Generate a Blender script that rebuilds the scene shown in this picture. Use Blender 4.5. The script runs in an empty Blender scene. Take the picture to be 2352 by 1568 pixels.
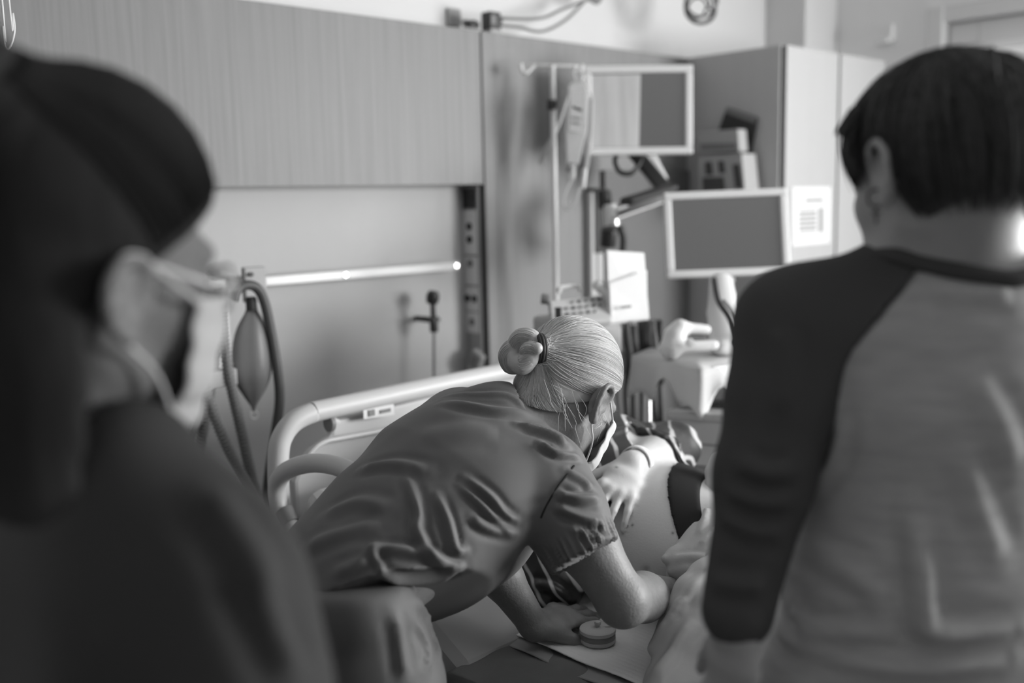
import bpy, bmesh, math, random
import numpy as np
from mathutils import Vector, Matrix
random.seed(4); rng = np.random.default_rng(7)
SC = bpy.context.scene
COL = SC.collection

# ------------------------------------------------------------------ camera
CAM = np.array([0.0, 0.0, 1.55]); FPX = 2287.0
_y, _p, _r = math.radians(46.48), math.radians(8.2), math.radians(1.288)
CF = np.array([math.cos(_p)*math.cos(_y), math.cos(_p)*math.sin(_y), -math.sin(_p)])
_R0 = np.array([math.sin(_y), -math.cos(_y), 0.0]); _U0 = np.cross(_R0, CF)
CR = _R0*math.cos(_r) - _U0*math.sin(_r); CU = _U0*math.cos(_r) + _R0*math.sin(_r)
cd = bpy.data.cameras.new('camera'); cam = bpy.data.objects.new('camera', cd); COL.objects.link(cam)
cam.matrix_world = Matrix(((CR[0], CU[0], -CF[0], CAM[0]), (CR[1], CU[1], -CF[1], CAM[1]), (CR[2], CU[2], -CF[2], CAM[2]), (0, 0, 0, 1)))
cd.sensor_width = 36.0; cd.lens = 36.0*FPX/2352.0; cd.clip_start = 0.02
cd.dof.use_dof = True; cd.dof.focus_distance = 1.73; cd.dof.aperture_fstop = 1.5
SC.camera = cam

# ------------------------------------------------------------------ world, window light, exposure
w = bpy.data.worlds.new('overcast_sky'); SC.world = w; w.use_nodes = True
w.node_tree.nodes['Background'].inputs[0].default_value = (0.8, 0.8, 0.8, 1)
w.node_tree.nodes['Background'].inputs[1].default_value = 1.0
def window_light(name, loc, direction, sx, sy, power, spread=180):
    l = bpy.data.lights.new(name, 'AREA'); l.shape = 'RECTANGLE'; l.size = sx; l.size_y = sy; l.energy = power; l.spread = math.radians(spread)
    o = bpy.data.objects.new(name, l); COL.objects.link(o); o.location = loc
    o.rotation_euler = Vector(direction).to_track_quat('-Z', 'Y').to_euler(); return o
XR = 4.15        # inner face of the window wall
window_light('daylight_window', (XR+0.16, -1.30, 1.66), (-1, 0.9, -0.10), 2.0, 1.35, 335, 160)
window_light('daylight_balcony_door', (XR+0.22, 1.33, 1.25), (-1, 0.0, -0.2), 0.62, 1.9, 3, 160)
SC.view_settings.view_transform = 'Standard'; SC.view_settings.look = 'None'
SC.view_settings.exposure = -0.55; SC.view_settings.gamma = 1.0; SC.view_settings.use_curve_mapping = False

# ------------------------------------------------------------------ helpers
def ray(x, y): return CF + (x-1176.0)/FPX*CR - (y-784.0)/FPX*CU
def P(x, y, t): return CAM + ray(x, y)*t                     # a point at a measured distance
def at(x, y, ax, v):                                          # a point on a measured plane of the room
    d = ray(x, y); i = 'XYZ'.index(ax); return CAM + d*((v-CAM[i])/d[i])
def nrm(v): v = np.asarray(v, float); return v/np.linalg.norm(v)
def proj(V):
    D = V-CAM; z = D@CF; return 1176+FPX*(D@CR)/z, 784-FPX*(D@CU)/z, z

MATS = {}
def mat(name, g, rough=0.6, spec=0.4, metal=0.0, var=0.0, vscale=(8, 8, 8), bump=0.0, bscale=60.0, bstretch=(1, 1, 1), trans=0.0, alpha=1.0, coat=0.0, sss=0.0, sheen=0.0, em=0.0, attr=None, stripes=None, dist=0.01):
    if name in MATS: return MATS[name]
    m = bpy.data.materials.new(name); m.use_nodes = True; nt = m.node_tree; N = nt.nodes; L = nt.links
    b = N['Principled BSDF']; I = b.inputs
    I['Base Color'].default_value = (g, g, g, 1); I['Roughness'].default_value = rough; I['Specular IOR Level'].default_value = spec
    I['Metallic'].default_value = metal; I['Transmission Weight'].default_value = trans; I['Alpha'].default_value = alpha
    I['Coat Weight'].default_value = coat; I['Sheen Weight'].default_value = sheen; I['Sheen Roughness'].default_value = 0.4
    if sss: I['Subsurface Weight'].default_value = sss; I['Subsurface Radius'].default_value = (0.01, 0.01, 0.01); I['Subsurface Scale'].default_value = 0.4
    if em: I['Emission Color'].default_value = (1, 1, 1, 1); I['Emission Strength'].default_value = em
    tc = N.new('ShaderNodeTexCoord')
    src = None
    if stripes:                                               # (direction, count per metre, light grey, softness)
        mp = N.new('ShaderNodeMapping'); L.new(tc.outputs['Object'], mp.inputs[0]); mp.inputs['Rotation'].default_value = stripes[0]
        wv = N.new('ShaderNodeTexWave'); wv.inputs['Scale'].default_value = stripes[1]; wv.inputs['Distortion'].default_value = 2.0; wv.inputs['Detail'].default_value = 1.5; wv.inputs['Detail Scale'].default_value = 1.5
        L.new(mp.outputs[0], wv.inputs[0])
        cr = N.new('ShaderNodeValToRGB'); cr.color_ramp.elements[0].position = stripes[3]; cr.color_ramp.elements[1].position = 0.98
        cr.color_ramp.elements[0].color = (g, g, g, 1); cr.color_ramp.elements[1].color = (stripes[2],)*3+(1,)
        L.new(wv.outputs['Color'], cr.inputs[0]); L.new(cr.outputs[0], I['Base Color'])
    elif attr or var:
        if attr:
            at_ = N.new('ShaderNodeAttribute'); at_.attribute_name = attr; src = at_.outputs['Fac']
        else:
            mp = N.new('ShaderNodeMapping'); mp.inputs['Scale'].default_value = vscale; L.new(tc.outputs['Object'], mp.inputs[0])
            nz = N.new('ShaderNodeTexNoise'); nz.inputs['Scale'].default_value = 1.0; nz.inputs['Detail'].default_value = 4.0; L.new(mp.outputs[0], nz.inputs['Vector']); src = nz.outputs['Fac']
        mr = N.new('ShaderNodeMapRange'); mr.inputs['From Min'].default_value = 0.0 if attr else 0.25; mr.inputs['From Max'].default_value = 1.0 if attr else 0.75
        mr.inputs['To Min'].default_value = g*(1-var); mr.inputs['To Max'].default_value = g*(1+var)
        L.new(src, mr.inputs['Value']); cb = N.new('ShaderNodeCombineColor')
        for i in range(3): L.new(mr.outputs[0], cb.inputs[i])
        L.new(cb.outputs[0], I['Base Color'])
    if bump:
        mp = N.new('ShaderNodeMapping'); mp.inputs['Scale'].default_value = bstretch; L.new(tc.outputs['Object'], mp.inputs[0])
        nz = N.new('ShaderNodeTexNoise'); nz.inputs['Scale'].default_value = bscale; nz.inputs['Detail'].default_value = 3.0; L.new(mp.outputs[0], nz.inputs['Vector'])
        bp = N.new('ShaderNodeBump'); bp.inputs['Strength'].default_value = bump; bp.inputs['Distance'].default_value = dist
        L.new(nz.outputs['Fac'], bp.inputs['Height']); L.new(bp.outputs[0], I['Normal'])
    MATS[name] = m; return m

def tag(o, label=None, cat=None, group=None, kind=None):
    if label: o['label'] = label
    if cat: o['category'] = cat
    if group: o['group'] = group
    if kind: o['kind'] = kind
    return o
def adopt(o, parent):
    o.parent = parent
    q = parent; M = Matrix.Identity(4)
    while q is not None:
        if q.type == 'EMPTY': M = Matrix.Translation(q.location)
        q = q.parent
    o.matrix_parent_inverse = M.inverted() if parent.type == 'EMPTY' else Matrix.Identity(4)
def thing(name, label, cat, loc, group=None):
    o = bpy.data.objects.new(name, None); COL.objects.link(o); o.location = tuple(loc); o.empty_display_size = 0.05
    return tag(o, label, cat, group)
def link(name, me, m, parent=None):
    o = bpy.data.objects.new(name, me); COL.objects.link(o)
    if m: me.materials.append(m)
    if parent is not None: adopt(o, parent)
    return o
def mesh(name, V, Fc, m, parent=None, smooth=False):
    me = bpy.data.meshes.new(name)
    me.from_pydata([tuple(map(float, v)) for v in V], [], [tuple(map(int, f)) for f in Fc])
    if smooth: me.polygons.foreach_set('use_smooth', [True]*len(me.polygons))
    me.update(); return link(name, me, m, parent)
def bevel(o, wd, seg=2):
    b = o.modifiers.new('bevel', 'BEVEL'); b.width = wd; b.segments = seg; b.limit_method = 'ANGLE'; b.angle_limit = math.radians(40); return o
BOXF = [(0, 3, 2, 1), (4, 5, 6, 7), (0, 1, 5, 4), (1, 2, 6, 5), (2, 3, 7, 6), (3, 0, 4, 7)]
def box(name, lo, hi, m, parent=None, bev=0.003):
    (a, b, c), (d, e, f) = lo, hi
    V = [(a, b, c), (d, b, c), (d, e, c), (a, e, c), (a, b, f), (d, b, f), (d, e, f), (a, e, f)]
    o = mesh(name, V, BOXF, m, parent)
    return bevel(o, bev) if bev else o
def obox(name, c, ex, ey, ez, m, parent=None, bev=0.003):     # oriented box: centre and three half-extent vectors
    c, ex, ey, ez = map(lambda q: np.asarray(q, float), (c, ex, ey, ez))
    if np.dot(np.cross(ex, ey), ez) < 0: ex = -ex
    V = [c-ex-ey-ez, c+ex-ey-ez, c+ex+ey-ez, c-ex+ey-ez, c-ex-ey+ez, c+ex-ey+ez, c+ex+ey+ez, c-ex+ey+ez]
    o = mesh(name, V, BOXF, m, parent)
    return bevel(o, bev) if bev else o
def spline(pts, n=8, closed=False):
    p = np.asarray(pts, float); k = len(p)
    if k < 3 and not closed: return np.array([p[0]+(p[-1]-p[0])*s for s in np.linspace(0, 1, n+1)])
    out = []
    for i in range(k if closed else k-1):
        a, b, c, d = (p[(i-1) % k], p[i], p[(i+1) % k], p[(i+2) % k]) if closed else (p[max(i-1, 0)], p[i], p[i+1], p[min(i+2, k-1)])
        for s in np.arange(n)/n:
            out.append(0.5*((2*b)+(c-a)*s+(2*a-5*b+4*c-d)*s*s+(3*b-a-3*c+d)*s**3))
    if not closed: out.append(p[-1])
    return np.array(out)
def tube_data(pts, r, n=10, closed=False):
    p = np.asarray(pts, float); k = len(p); rr = np.broadcast_to(np.asarray(r, float), (k,)) if np.ndim(r) else np.full(k, r)
    tg = np.roll(p, -1, 0)-np.roll(p, 1, 0) if closed else np.gradient(p, axis=0)
    tg /= np.linalg.norm(tg, axis=1)[:, None]+1e-12
    u = np.cross(tg[0], [0, 0, 1.0]);  u = u if np.linalg.norm(u) > 0.05 else np.cross(tg[0], [1.0, 0, 0]); u = nrm(u)
    V = []; an = np.arange(n)*2*math.pi/n
    for i in range(k):
        u = nrm(u-tg[i]*np.dot(u, tg[i])); v = np.cross(tg[i], u)
        V += list(p[i]+rr[i]*(np.cos(an)[:, None]*u+np.sin(an)[:, None]*v))
    Fc = []
    for i in range(k if closed else k-1):
        j = (i+1) % k
        for a in range(n): b = (a+1) % n; Fc.append((i*n+a, i*n+b, j*n+b, j*n+a))
    if not closed: Fc += [tuple(range(n-1, -1, -1)), tuple(range((k-1)*n, k*n))]
    return V, Fc
def tube(name, pts, r, m, parent=None, n=10, sm=8, closed=False):
    q = spline(pts, sm, closed) if sm else np.asarray(pts, float)
    V, Fc = tube_data(q, r, n, closed); return mesh(name, V, Fc, m, parent, True)
def rod(name, a, b, r, m, parent=None, n=14, bev=0.0015):
    V, Fc = tube_data([a, b], r, n); o = mesh(name, V, Fc, m, parent)
    for pl in o.data.polygons: pl.use_smooth = len(pl.vertices) == 4
    return bevel(o, bev) if bev else o
def lathe(name, prof, o, axis, m, parent=None, n=32):         # profile of (radius, height)
    z = nrm(axis); u = np.cross(z, [0, 0, 1.0]); u = nrm(u) if np.linalg.norm(u) > 0.05 else np.array([1.0, 0, 0]); v = np.cross(z, u); o = np.asarray(o, float)
    V = []; Fc = []
    for r, h in prof:
        for a in range(n): t = a*2*math.pi/n; V.append(o+z*h+r*(math.cos(t)*u+math.sin(t)*v))
    for i in range(len(prof)-1):
        for a in range(n): b = (a+1) % n; Fc.append((i*n+a, i*n+b, (i+1)*n+b, (i+1)*n+a))
    Fc += [tuple(range(n-1, -1, -1)), tuple(range((len(prof)-1)*n, len(prof)*n))]
    ob = mesh(name, V, Fc, m, parent, True)
    e = ob.modifiers.new('edges', 'EDGE_SPLIT'); e.split_angle = math.radians(35); return ob
def plate(name, outline, thick, m, parent=None, bev=0.002):   # polygon of 3-D points extruded along its normal
    p = np.asarray(outline, float); n = np.zeros(3)
    for i in range(len(p)): n += np.cross(p[i]-p.mean(0), p[(i+1) % len(p)]-p.mean(0))
    n = nrm(n); k = len(p); V = list(p)+list(p-n*thick)
    Fc = [tuple(range(k)), tuple(range(2*k-1, k-1, -1))]+[((i+1) % k, i, k+i, k+(i+1) % k) for i in range(k)]
    o = mesh(name, V, Fc, m, parent); return bevel(o, bev) if bev else o

# ------------------------------------------------------------------ implicit surfaces for bodies, cloth and hair masses
class Vol:
    def __init__(s, lo, hi, h):
        s.lo = np.asarray(lo, float); s.h = h; s.n = np.ceil((np.asarray(hi, float)-s.lo)/h).astype(int)+1
        s.v = np.full(s.n, 1.0, np.float32); s.far = False
    def sub(s, lo, hi):
        a = np.clip(np.floor((np.asarray(lo)-s.lo)/s.h).astype(int), 0, s.n); b = np.clip(np.ceil((np.asarray(hi)-s.lo)/s.h).astype(int)+1, 0, s.n)
        if np.any(b-a < 1): return None, None
        sl = tuple(slice(a[i], b[i]) for i in range(3))
        X = [(s.lo[i]+np.arange(a[i], b[i])*s.h).astype(np.float32).reshape([-1 if j == i else 1 for j in range(3)]) for i in range(3)]
        return sl, X
    def mix(s, sl, d, k, op):
        a = s.v[sl]
        if op == 'cut': a, d = -a, d
        if k > 0:
            hh = np.maximum(k-np.abs(a-d), 0)/k; r = np.minimum(a, d)-hh*hh*k*0.25
        else: r = np.minimum(a, d)
        s.v[sl] = -r if op == 'cut' else r
    def cone(s, a, b, ra, rb, k=0.01, op='add'):
        a = np.asarray(a, float); b = np.asarray(b, float); m = max(ra, rb)+k+3*s.h
        sl, X = s.sub(np.minimum(a, b)-m, np.maximum(a, b)+m)
        if sl is None: return
        ab = b-a; L2 = max(float(ab@ab), 1e-9)
        t = np.clip(sum((X[i]-a[i])*ab[i] for i in range(3))/L2, 0, 1)
        d = np.sqrt(sum((X[i]-a[i]-t*ab[i])**2 for i in range(3)))-(ra+t*(rb-ra))
        s.mix(sl, d.astype(np.float32), k, op)
    def chain(s, pts, rr, k=0.01, op='add'):
        for i in range(len(pts)-1): s.cone(pts[i], pts[i+1], rr[i], rr[i+1], k, op)
    def ell(s, c, r, A=None, k=0.01, op='add'):               # rows of A: the three axes
        c = np.asarray(c, float); r = np.asarray(r, float); A = np.eye(3) if A is None else np.asarray(A, float)
        ext = np.sqrt(((A*r[:, None])**2).sum(0))+k+3*s.h
        sl, X = s.sub(c-ext, c+ext)
        if sl is None: return
        q = [sum((X[i]-c[i])*A[j, i] for i in range(3)) for j in range(3)]
        k0 = np.sqrt(sum((q[j]/r[j])**2 for j in range(3))); k1 = np.sqrt(sum((q[j]/r[j]**2)**2 for j in range(3)))+1e-9
        s.mix(sl, (k0*(k0-1)/k1).astype(np.float32), k, op)
    def loft(s, nodes, k=0.02, op='add'):                     # nodes: (centre, half-width vector, half-depth vector)
        for (c0, a0, b0), (c1, a1, b1) in zip(nodes[:-1], nodes[1:]):
            c0, c1, a0, a1, b0, b1 = map(lambda q: np.asarray(q, float), (c0, c1, a0, a1, b0, b1))
            m = max(np.linalg.norm(q) for q in (a0, a1, b0, b1))+k+3*s.h
            sl, X = s.sub(np.minimum(c0, c1)-m, np.maximum(c0, c1)+m)
            if sl is None: continue
            ab = c1-c0; L2 = float(ab@ab); L = math.sqrt(L2)
            tr = sum((X[i]-c0[i])*ab[i] for i in range(3))/L2; t = np.clip(tr, 0, 1)
            la, lb = (np.linalg.norm(a0)+t*(np.linalg.norm(a1)-np.linalg.norm(a0))), (np.linalg.norm(b0)+t*(np.linalg.norm(b1)-np.linalg.norm(b0)))
            u = nrm(a0+a1); vv = nrm((b0+b1)-u*np.dot(b0+b1, u)); w_ = np.cross(u, vv)
            q = [X[i]-c0[i]-t*ab[i] for i in range(3)]
            du = sum(q[i]*u[i] for i in range(3)); dv = sum(q[i]*vv[i] for i in range(3)); dw = sum(q[i]*w_[i] for i in range(3))
            lc = np.minimum(la, lb)
            k0 = np.sqrt((du/la)**2+(dv/lb)**2+(dw/lc)**2); k1 = np.sqrt((du/la**2)**2+(dv/lb**2)**2+(dw/lc**2)**2)+1e-9
            s.mix(sl, (k0*(k0-1)/k1).astype(np.float32), k, op)
    def field(s, lo, hi, fn, k=0.0, op='add'):                # any distance function of X, Y, Z
        sl, X = s.sub(lo, hi)
        if sl is None: return
        d = np.broadcast_to(fn(*X), s.v[sl].shape).astype(np.float32); s.mix(sl, d, k, op)
    def hit(s, px, py, t0, t1, back=0.0):                     # where a line of sight meets the surface
        t = np.linspace(t0, t1, 400); q = np.array([P(px, py, k) for k in t]); i = np.argmax(s.sample(q) < 0); return P(px, py, t[i]-back)
    def plane_cut(s, p, n):                                   # removes the side the normal points to
        X = [(s.lo[i]+np.arange(s.n[i])*s.h).astype(np.float32).reshape([-1 if j == i else 1 for j in range(3)]) for i in range(3)]
        n = nrm(n); s.v = np.maximum(s.v, sum((X[i]-p[i])*n[i] for i in range(3)).astype(np.float32))
    def sample(s, p):
        g = np.clip((p-s.lo)/s.h, 0, s.n-1.001); i = np.floor(g).astype(int); f = g-i; r = 0
        for a in (0, 1):
            for b in (0, 1):
                for c in (0, 1): r = r+s.v[i[:, 0]+a, i[:, 1]+b, i[:, 2]+c]*np.abs(1-a-f[:, 0])*np.abs(1-b-f[:, 1])*np.abs(1-c-f[:, 2])
        return r
    def snap(s, p, off=0.0, it=4):                            # moves points onto the surface
        p = np.array(p, float); e = s.h
        for _ in range(it):
            g = np.stack([s.sample(p+d)-s.sample(p-d) for d in np.eye(3)*e], 1); g /= np.linalg.norm(g, axis=1)[:, None]+1e-9
            p = p-g*np.clip(s.sample(p)-off, -.03, .03)[:, None]
        return p
    def surface(s, relax=1):
        v = s.v; v[0], v[-1] = np.maximum(v[0], 1e-3), np.maximum(v[-1], 1e-3)
        v[:, 0] = np.maximum(v[:, 0], 1e-3); v[:, -1] = np.maximum(v[:, -1], 1e-3); v[:, :, 0] = np.maximum(v[:, :, 0], 1e-3); v[:, :, -1] = np.maximum(v[:, :, -1], 1e-3)
        ins = v < 0
        c = [ins[i:ins.shape[0]-1+i, j:ins.shape[1]-1+j, k:ins.shape[2]-1+k] for i in (0, 1) for j in (0, 1) for k in (0, 1)]
        al = c[0].copy(); an = c[0].copy()
        for q in c[1:]: al &= q; an |= q
        act = an & ~al; idx = np.argwhere(act); M = len(idx)
        ids = np.full(act.shape, -1, np.int32); ids[tuple(idx.T)] = np.arange(M)
        crn = np.array([(i, j, k) for i in (0, 1) for j in (0, 1) for k in (0, 1)])
        val = np.stack([v[tuple((idx+o).T)] for o in crn], 1)
        acc = np.zeros((M, 3)); cnt = np.zeros(M)
        for a in range(8):
            for b in range(a+1, 8):
                if np.abs(crn[a]-crn[b]).sum() != 1: continue
                x = (val[:, a] < 0) != (val[:, b] < 0)
                den = np.where(x, val[:, a]-val[:, b], 1.0); t = np.where(x, val[:, a]/den, 0)
                acc += np.where(x[:, None], crn[a]+t[:, None]*(crn[b]-crn[a]), 0); cnt += x
        V = s.lo+(idx+acc/cnt[:, None])*s.h
        Q = []
        for ax in range(3):
            sh = list(v.shape); sl0 = [slice(None)]*3; sl1 = [slice(None)]*3; sl0[ax] = slice(0, -1); sl1[ax] = slice(1, None)
            A, B = ins[tuple(sl0)], ins[tuple(sl1)]; e = np.argwhere(A != B); o1, o2 = [(1, 2), (2, 0), (0, 1)][ax]
            e = e[(e[:, o1] > 0) & (e[:, o2] > 0)]
            d1 = np.zeros(3, int); d1[o1] = 1; d2 = np.zeros(3, int); d2[o2] = 1
            q = np.stack([ids[tuple((e-d1-d2).T)], ids[tuple((e-d2).T)], ids[tuple(e.T)], ids[tuple((e-d1).T)]], 1)
            fl = ~A[tuple(e.T)]; q[fl] = q[fl][:, ::-1]; Q.append(q)
        Q = np.concatenate(Q); Q = Q[(Q >= 0).all(1)]
        for _ in range(relax): V = smooth_v(V, Q)
        return V, Q
def smooth_v(V, Q, lam=0.6):
    acc = np.zeros_like(V); cnt = np.zeros(len(V))
    for a in range(4):
        b = (a+1) % 4
        np.add.at(acc, Q[:, a], V[Q[:, b]]); np.add.at(acc, Q[:, b], V[Q[:, a]]); np.add.at(cnt, Q[:, a], 1); np.add.at(cnt, Q[:, b], 1)
    return V*(1-lam)+lam*acc/np.maximum(cnt, 1)[:, None]
def normals(V, Q):
    n = np.cross(V[Q[:, 2]]-V[Q[:, 0]], V[Q[:, 3]]-V[Q[:, 1]]); N = np.zeros_like(V)
    for a in range(4): np.add.at(N, Q[:, a], n)
    return N/(np.linalg.norm(N, axis=1)[:, None]+1e-12)
def seg_dist(V, pts):
    best = np.full(len(V), 9.0); par = np.zeros(len(V)); pts = np.asarray(pts); m = len(pts)-1
    lo, hi = pts.min(0)-0.12, pts.max(0)+0.12; sel = np.where(((V > lo) & (V < hi)).all(1))[0]; W = V[sel]; bb = np.full(len(sel), 9.0); pp = np.zeros(len(sel))
    for i in range(m):
        a, b = pts[i], pts[i+1]; ab = b-a; t = np.clip((W-a)@ab/max(ab@ab, 1e-9), 0, 1); d = np.linalg.norm(W-a-t[:, None]*ab, axis=1)
        c = d < bb; bb[c] = d[c]; pp[c] = (i+t[c])/m
    best[sel] = bb; par[sel] = pp; return best, par
def pick(V, N, px):                                           # surface points under a row of picture positions
    x, y, z = proj(V); face = ((V-CAM)*N).sum(1) < 0; out = []
    for (a, b) in px:
        d = np.hypot(x-a, y-b); c = np.where(face & (d < 9))[0]
        if len(c) == 0: c = np.where(face)[0]; c = c[np.argsort(d[c])[:1]]
        out.append(V[c[np.argmin(z[c]+d[c]*0.001)]])
    return np.array(out)
def folds(V, Q, lst):                                         # lst: (curve, half-width, height); cloth folds raised along curves on the cloth
    N = normals(V, Q); D = np.zeros(len(V))
    for px, wd, ht in lst:
        c = spline(pick(V, N, px), 5); d, t = seg_dist(V, c)
        e = np.exp(-(d/wd)**2)-0.45*np.exp(-((d-1.7*wd)/(0.8*wd))**2)
        D += ht*e*np.clip(np.sin(np.pi*np.clip(t, 0.04, 0.96))*1.6, 0, 1)*(d < 4*wd)
    return V+N*D[:, None]
def wobble(V, N, amp, fr, seed=0):                            # gentle unevenness of cloth
    g = np.random.default_rng(seed); D = np.zeros(len(V))
    for i in range(7):
        k = g.normal(size=3); k = k/np.linalg.norm(k)*fr*g.uniform(0.6, 1.9); D += np.sin(V@k+g.uniform(0, 6.28)+1.3*np.sin(V@(k[[1, 2, 0]]*0.6)))/(1+i*0.35)
    return V+N*(amp*D/2.2)[:, None]
def qmesh(name, V, Q, m, parent=None, smooth=True, col=None):
    me = bpy.data.meshes.new(name); me.vertices.add(len(V)); me.vertices.foreach_set('co', np.ascontiguousarray(V, np.float32).ravel())
    me.loops.add(Q.size); me.polygons.add(len(Q)); me.loops.foreach_set('vertex_index', np.ascontiguousarray(Q, np.int32).ravel())
    me.polygons.foreach_set('loop_start', np.arange(0, Q.size, Q.shape[1], dtype=np.int32))
    me.polygons.foreach_set('use_smooth', np.full(len(Q), smooth)); me.update(calc_edges=True); me.validate()
    if col is not None:
        a = me.attributes.new('tone', 'FLOAT', 'POINT'); a.data.foreach_set('value', np.ascontiguousarray(col, np.float32))
    return link(name, me, m, parent)
def ribbons(name, curves, r, m, parent=None, tone=None, sides=3):   # many hair strands joined as one part
    Vs = []; Qs = []; T = []; off = 0; an = np.arange(sides)*2*math.pi/sides
    for ci, c in enumerate(curves):
        c = np.asarray(c); k = len(c); tg = np.gradient(c, axis=0); tg /= np.linalg.norm(tg, axis=1)[:, None]+1e-9
        ref = np.array([0.3, 0.5, 0.81]); u = np.cross(tg, ref); u /= np.linalg.norm(u, axis=1)[:, None]+1e-9; v = np.cross(tg, u)
        rr = r*np.clip(np.minimum(np.linspace(0.35, 3, k), np.linspace(3, 0.3, k)), 0.3, 1)
        ring = c[:, None, :]+rr[:, None, None]*(np.cos(an)[None, :, None]*u[:, None, :]+np.sin(an)[None, :, None]*v[:, None, :])
        Vs.append(ring.reshape(-1, 3)); T += [tone[ci] if tone is not None else 0.5]*(k*sides)
        i = np.arange(k-1)[:, None]*sides; a = np.arange(sides)[None, :]; b = (a+1) % sides
        Qs.append((off+np.stack([i+a, i+b, i+sides+b, i+sides+a], -1)).reshape(-1, 4)); off += k*sides
    return tag(qmesh(name, np.concatenate(Vs), np.concatenate(Qs), m, parent, True, np.array(T)), kind='stuff')
class Frame:                                                  # a head or hand frame: x forward, y left, z up
    def __init__(s, o, fwd, up, scale=1.0):
        s.o = np.asarray(o, float); s.f = nrm(fwd); up = np.asarray(up, float); s.u = nrm(up-s.f*np.dot(up, s.f)); s.l = np.cross(s.u, s.f); s.s = scale
        s.A = np.array([s.f, s.l, s.u])
    def p(s, x, y, z): return s.o+s.s*(x*s.f+y*s.l+z*s.u)
    def loc(s, V): return (np.asarray(V)-s.o)@s.A.T/s.s
# ------------------------------------------------------------------ materials
WALL = mat('painted_wall', 0.72, 0.8, 0.2, var=0.03, vscale=(2, 2, 2), bump=0.05, bscale=180)
CEIL = mat('ceiling_paint', 0.75, 0.9, 0.2, var=0.02)
FLOOR = mat('vinyl_floor', 0.12, 0.35, 0.5, var=0.12, vscale=(3, 3, 3))
WOOD = mat('pale_wood_veneer', 0.235, 0.5, 0.35, var=0.13, vscale=(70, 70, 1.6), bump=0.05, bscale=90, bstretch=(1, 1, 0.05))
CARC = mat('wardrobe_laminate', 0.62, 0.5, 0.35, var=0.03, vscale=(40, 40, 2))
GAP = mat('dark_edge_band', 0.05, 0.6, 0.2)
WHITE = mat('white_plastic', 0.72, 0.4, 0.5)
CREAM = mat('bed_plastic', 0.56, 0.45, 0.5)
GREYP = mat('grey_plastic', 0.35, 0.5, 0.4)
MIDG = mat('mid_grey_plastic', 0.2, 0.5, 0.4)
BLACK = mat('black_plastic', 0.035, 0.4, 0.4)
RUBBER = mat('black_rubber', 0.04, 0.6, 0.3)
CHROME = mat('chrome', 0.8, 0.15, 0.5, metal=1.0)
STEEL = mat('brushed_steel', 0.75, 0.35, 0.5, metal=1.0)
PAPER = mat('paper', 0.85, 0.8, 0.2)
INK = mat('print_grey', 0.35, 0.8, 0.2)
SCREEN = mat('screen_glass_glow', 0.06, 0.08, 0.8, em=.10)  # faint glow stands in for grey room reflections on the screens
CLEAR = mat('clear_plastic', 0.75, 0.2, 0.5, alpha=0.5)
GLASS = mat('window_glass', 0.9, 0.02, 0.4, alpha=0.12)
HOSE = mat('corrugated_hose_grey', 0.2, 0.5, 0.4)
SHEET = mat('bed_linen', 0.62, 0.8, 0.2, bump=0.12, bscale=420, var=0.03)

# ------------------------------------------------------------------ the room
YB = 2.45; YN = 2.385; YP = 2.30; ZC = 2.75; X0, Y0 = -1.6, -3.2
PX = at(1113, 421, 'Y', YP)[0]                        # seam between overbed unit and tall panel
WX = at(1578, 134, 'Y', YP)[0]                        # side of the wardrobe
WY = at(1800, 103, 'X', WX)[1]                        # front of the wardrobe
W2 = at(1930, 121, 'Y', WY)[0]; W3 = at(2035, 136, 'Y', WY)[0]
ZT = 2.05; ZS = 1.597
def st(o): o['kind'] = 'structure'; return o
st(box('floor', (X0-.2, Y0-.2, -.1), (XR+.35, YB+.3, 0), FLOOR, bev=0))
st(box('ceiling', (X0-.2, Y0-.2, ZC), (XR+.35, YB+.3, ZC+.1), CEIL, bev=0))
st(box('wall_back', (X0-.2, YB, 0), (XR+.35, YB+.2, ZC), WALL, bev=0))
DWALL = mat('sage_painted_wall', 0.44, 0.8, 0.2, var=0.03, vscale=(2, 2, 2))
st(box('wall_left', (X0-.2, Y0-.2, 0), (X0, YB, ZC), DWALL, bev=0))
st(box('wall_rear', (X0, Y0-.2, 0), (XR+.35, Y0, ZC), DWALL, bev=0))
# window wall with a balcony door and a wide window
DY1 = at(2128, 60, 'X', XR)[1]; DY0 = DY1-.95; DZ = at(2174, 20, 'X', XR)[2]+.01
wr = [(-3.2, -2.42, 0, ZC), (-2.42, -.18, 0, 0.88), (-2.42, -.18, 2.33, ZC), (-.18, .63, 0, ZC), (0.62, max(DY0, .63), 0, ZC), (DY0, DY1, DZ, ZC), (DY1, YB, 0, ZC)]
V = []; Fc = []
for (a, b, c, d) in wr:
    k = len(V); V += [(XR, a, c), (XR+.3, a, c), (XR+.3, b, c), (XR, b, c), (XR, a, d), (XR+.3, a, d), (XR+.3, b, d), (XR, b, d)]; Fc += [tuple(k+i for i in f) for f in BOXF]
st(mesh('wall_right', V, Fc, mat('window_wall_paint', .86, .8, .2, var=.02)))
# boxed duct in the corner above the wardrobes
dx0, dy0 = at(1760, 60, 'Y', YB)[0], at(1850, 60, 'X', at(1760, 60, 'Y', YB)[0])[1]
st(box('trim_1', (dx0, dy0, 0), (XR, YB, ZC), WALL, bev=0.004))
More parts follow.
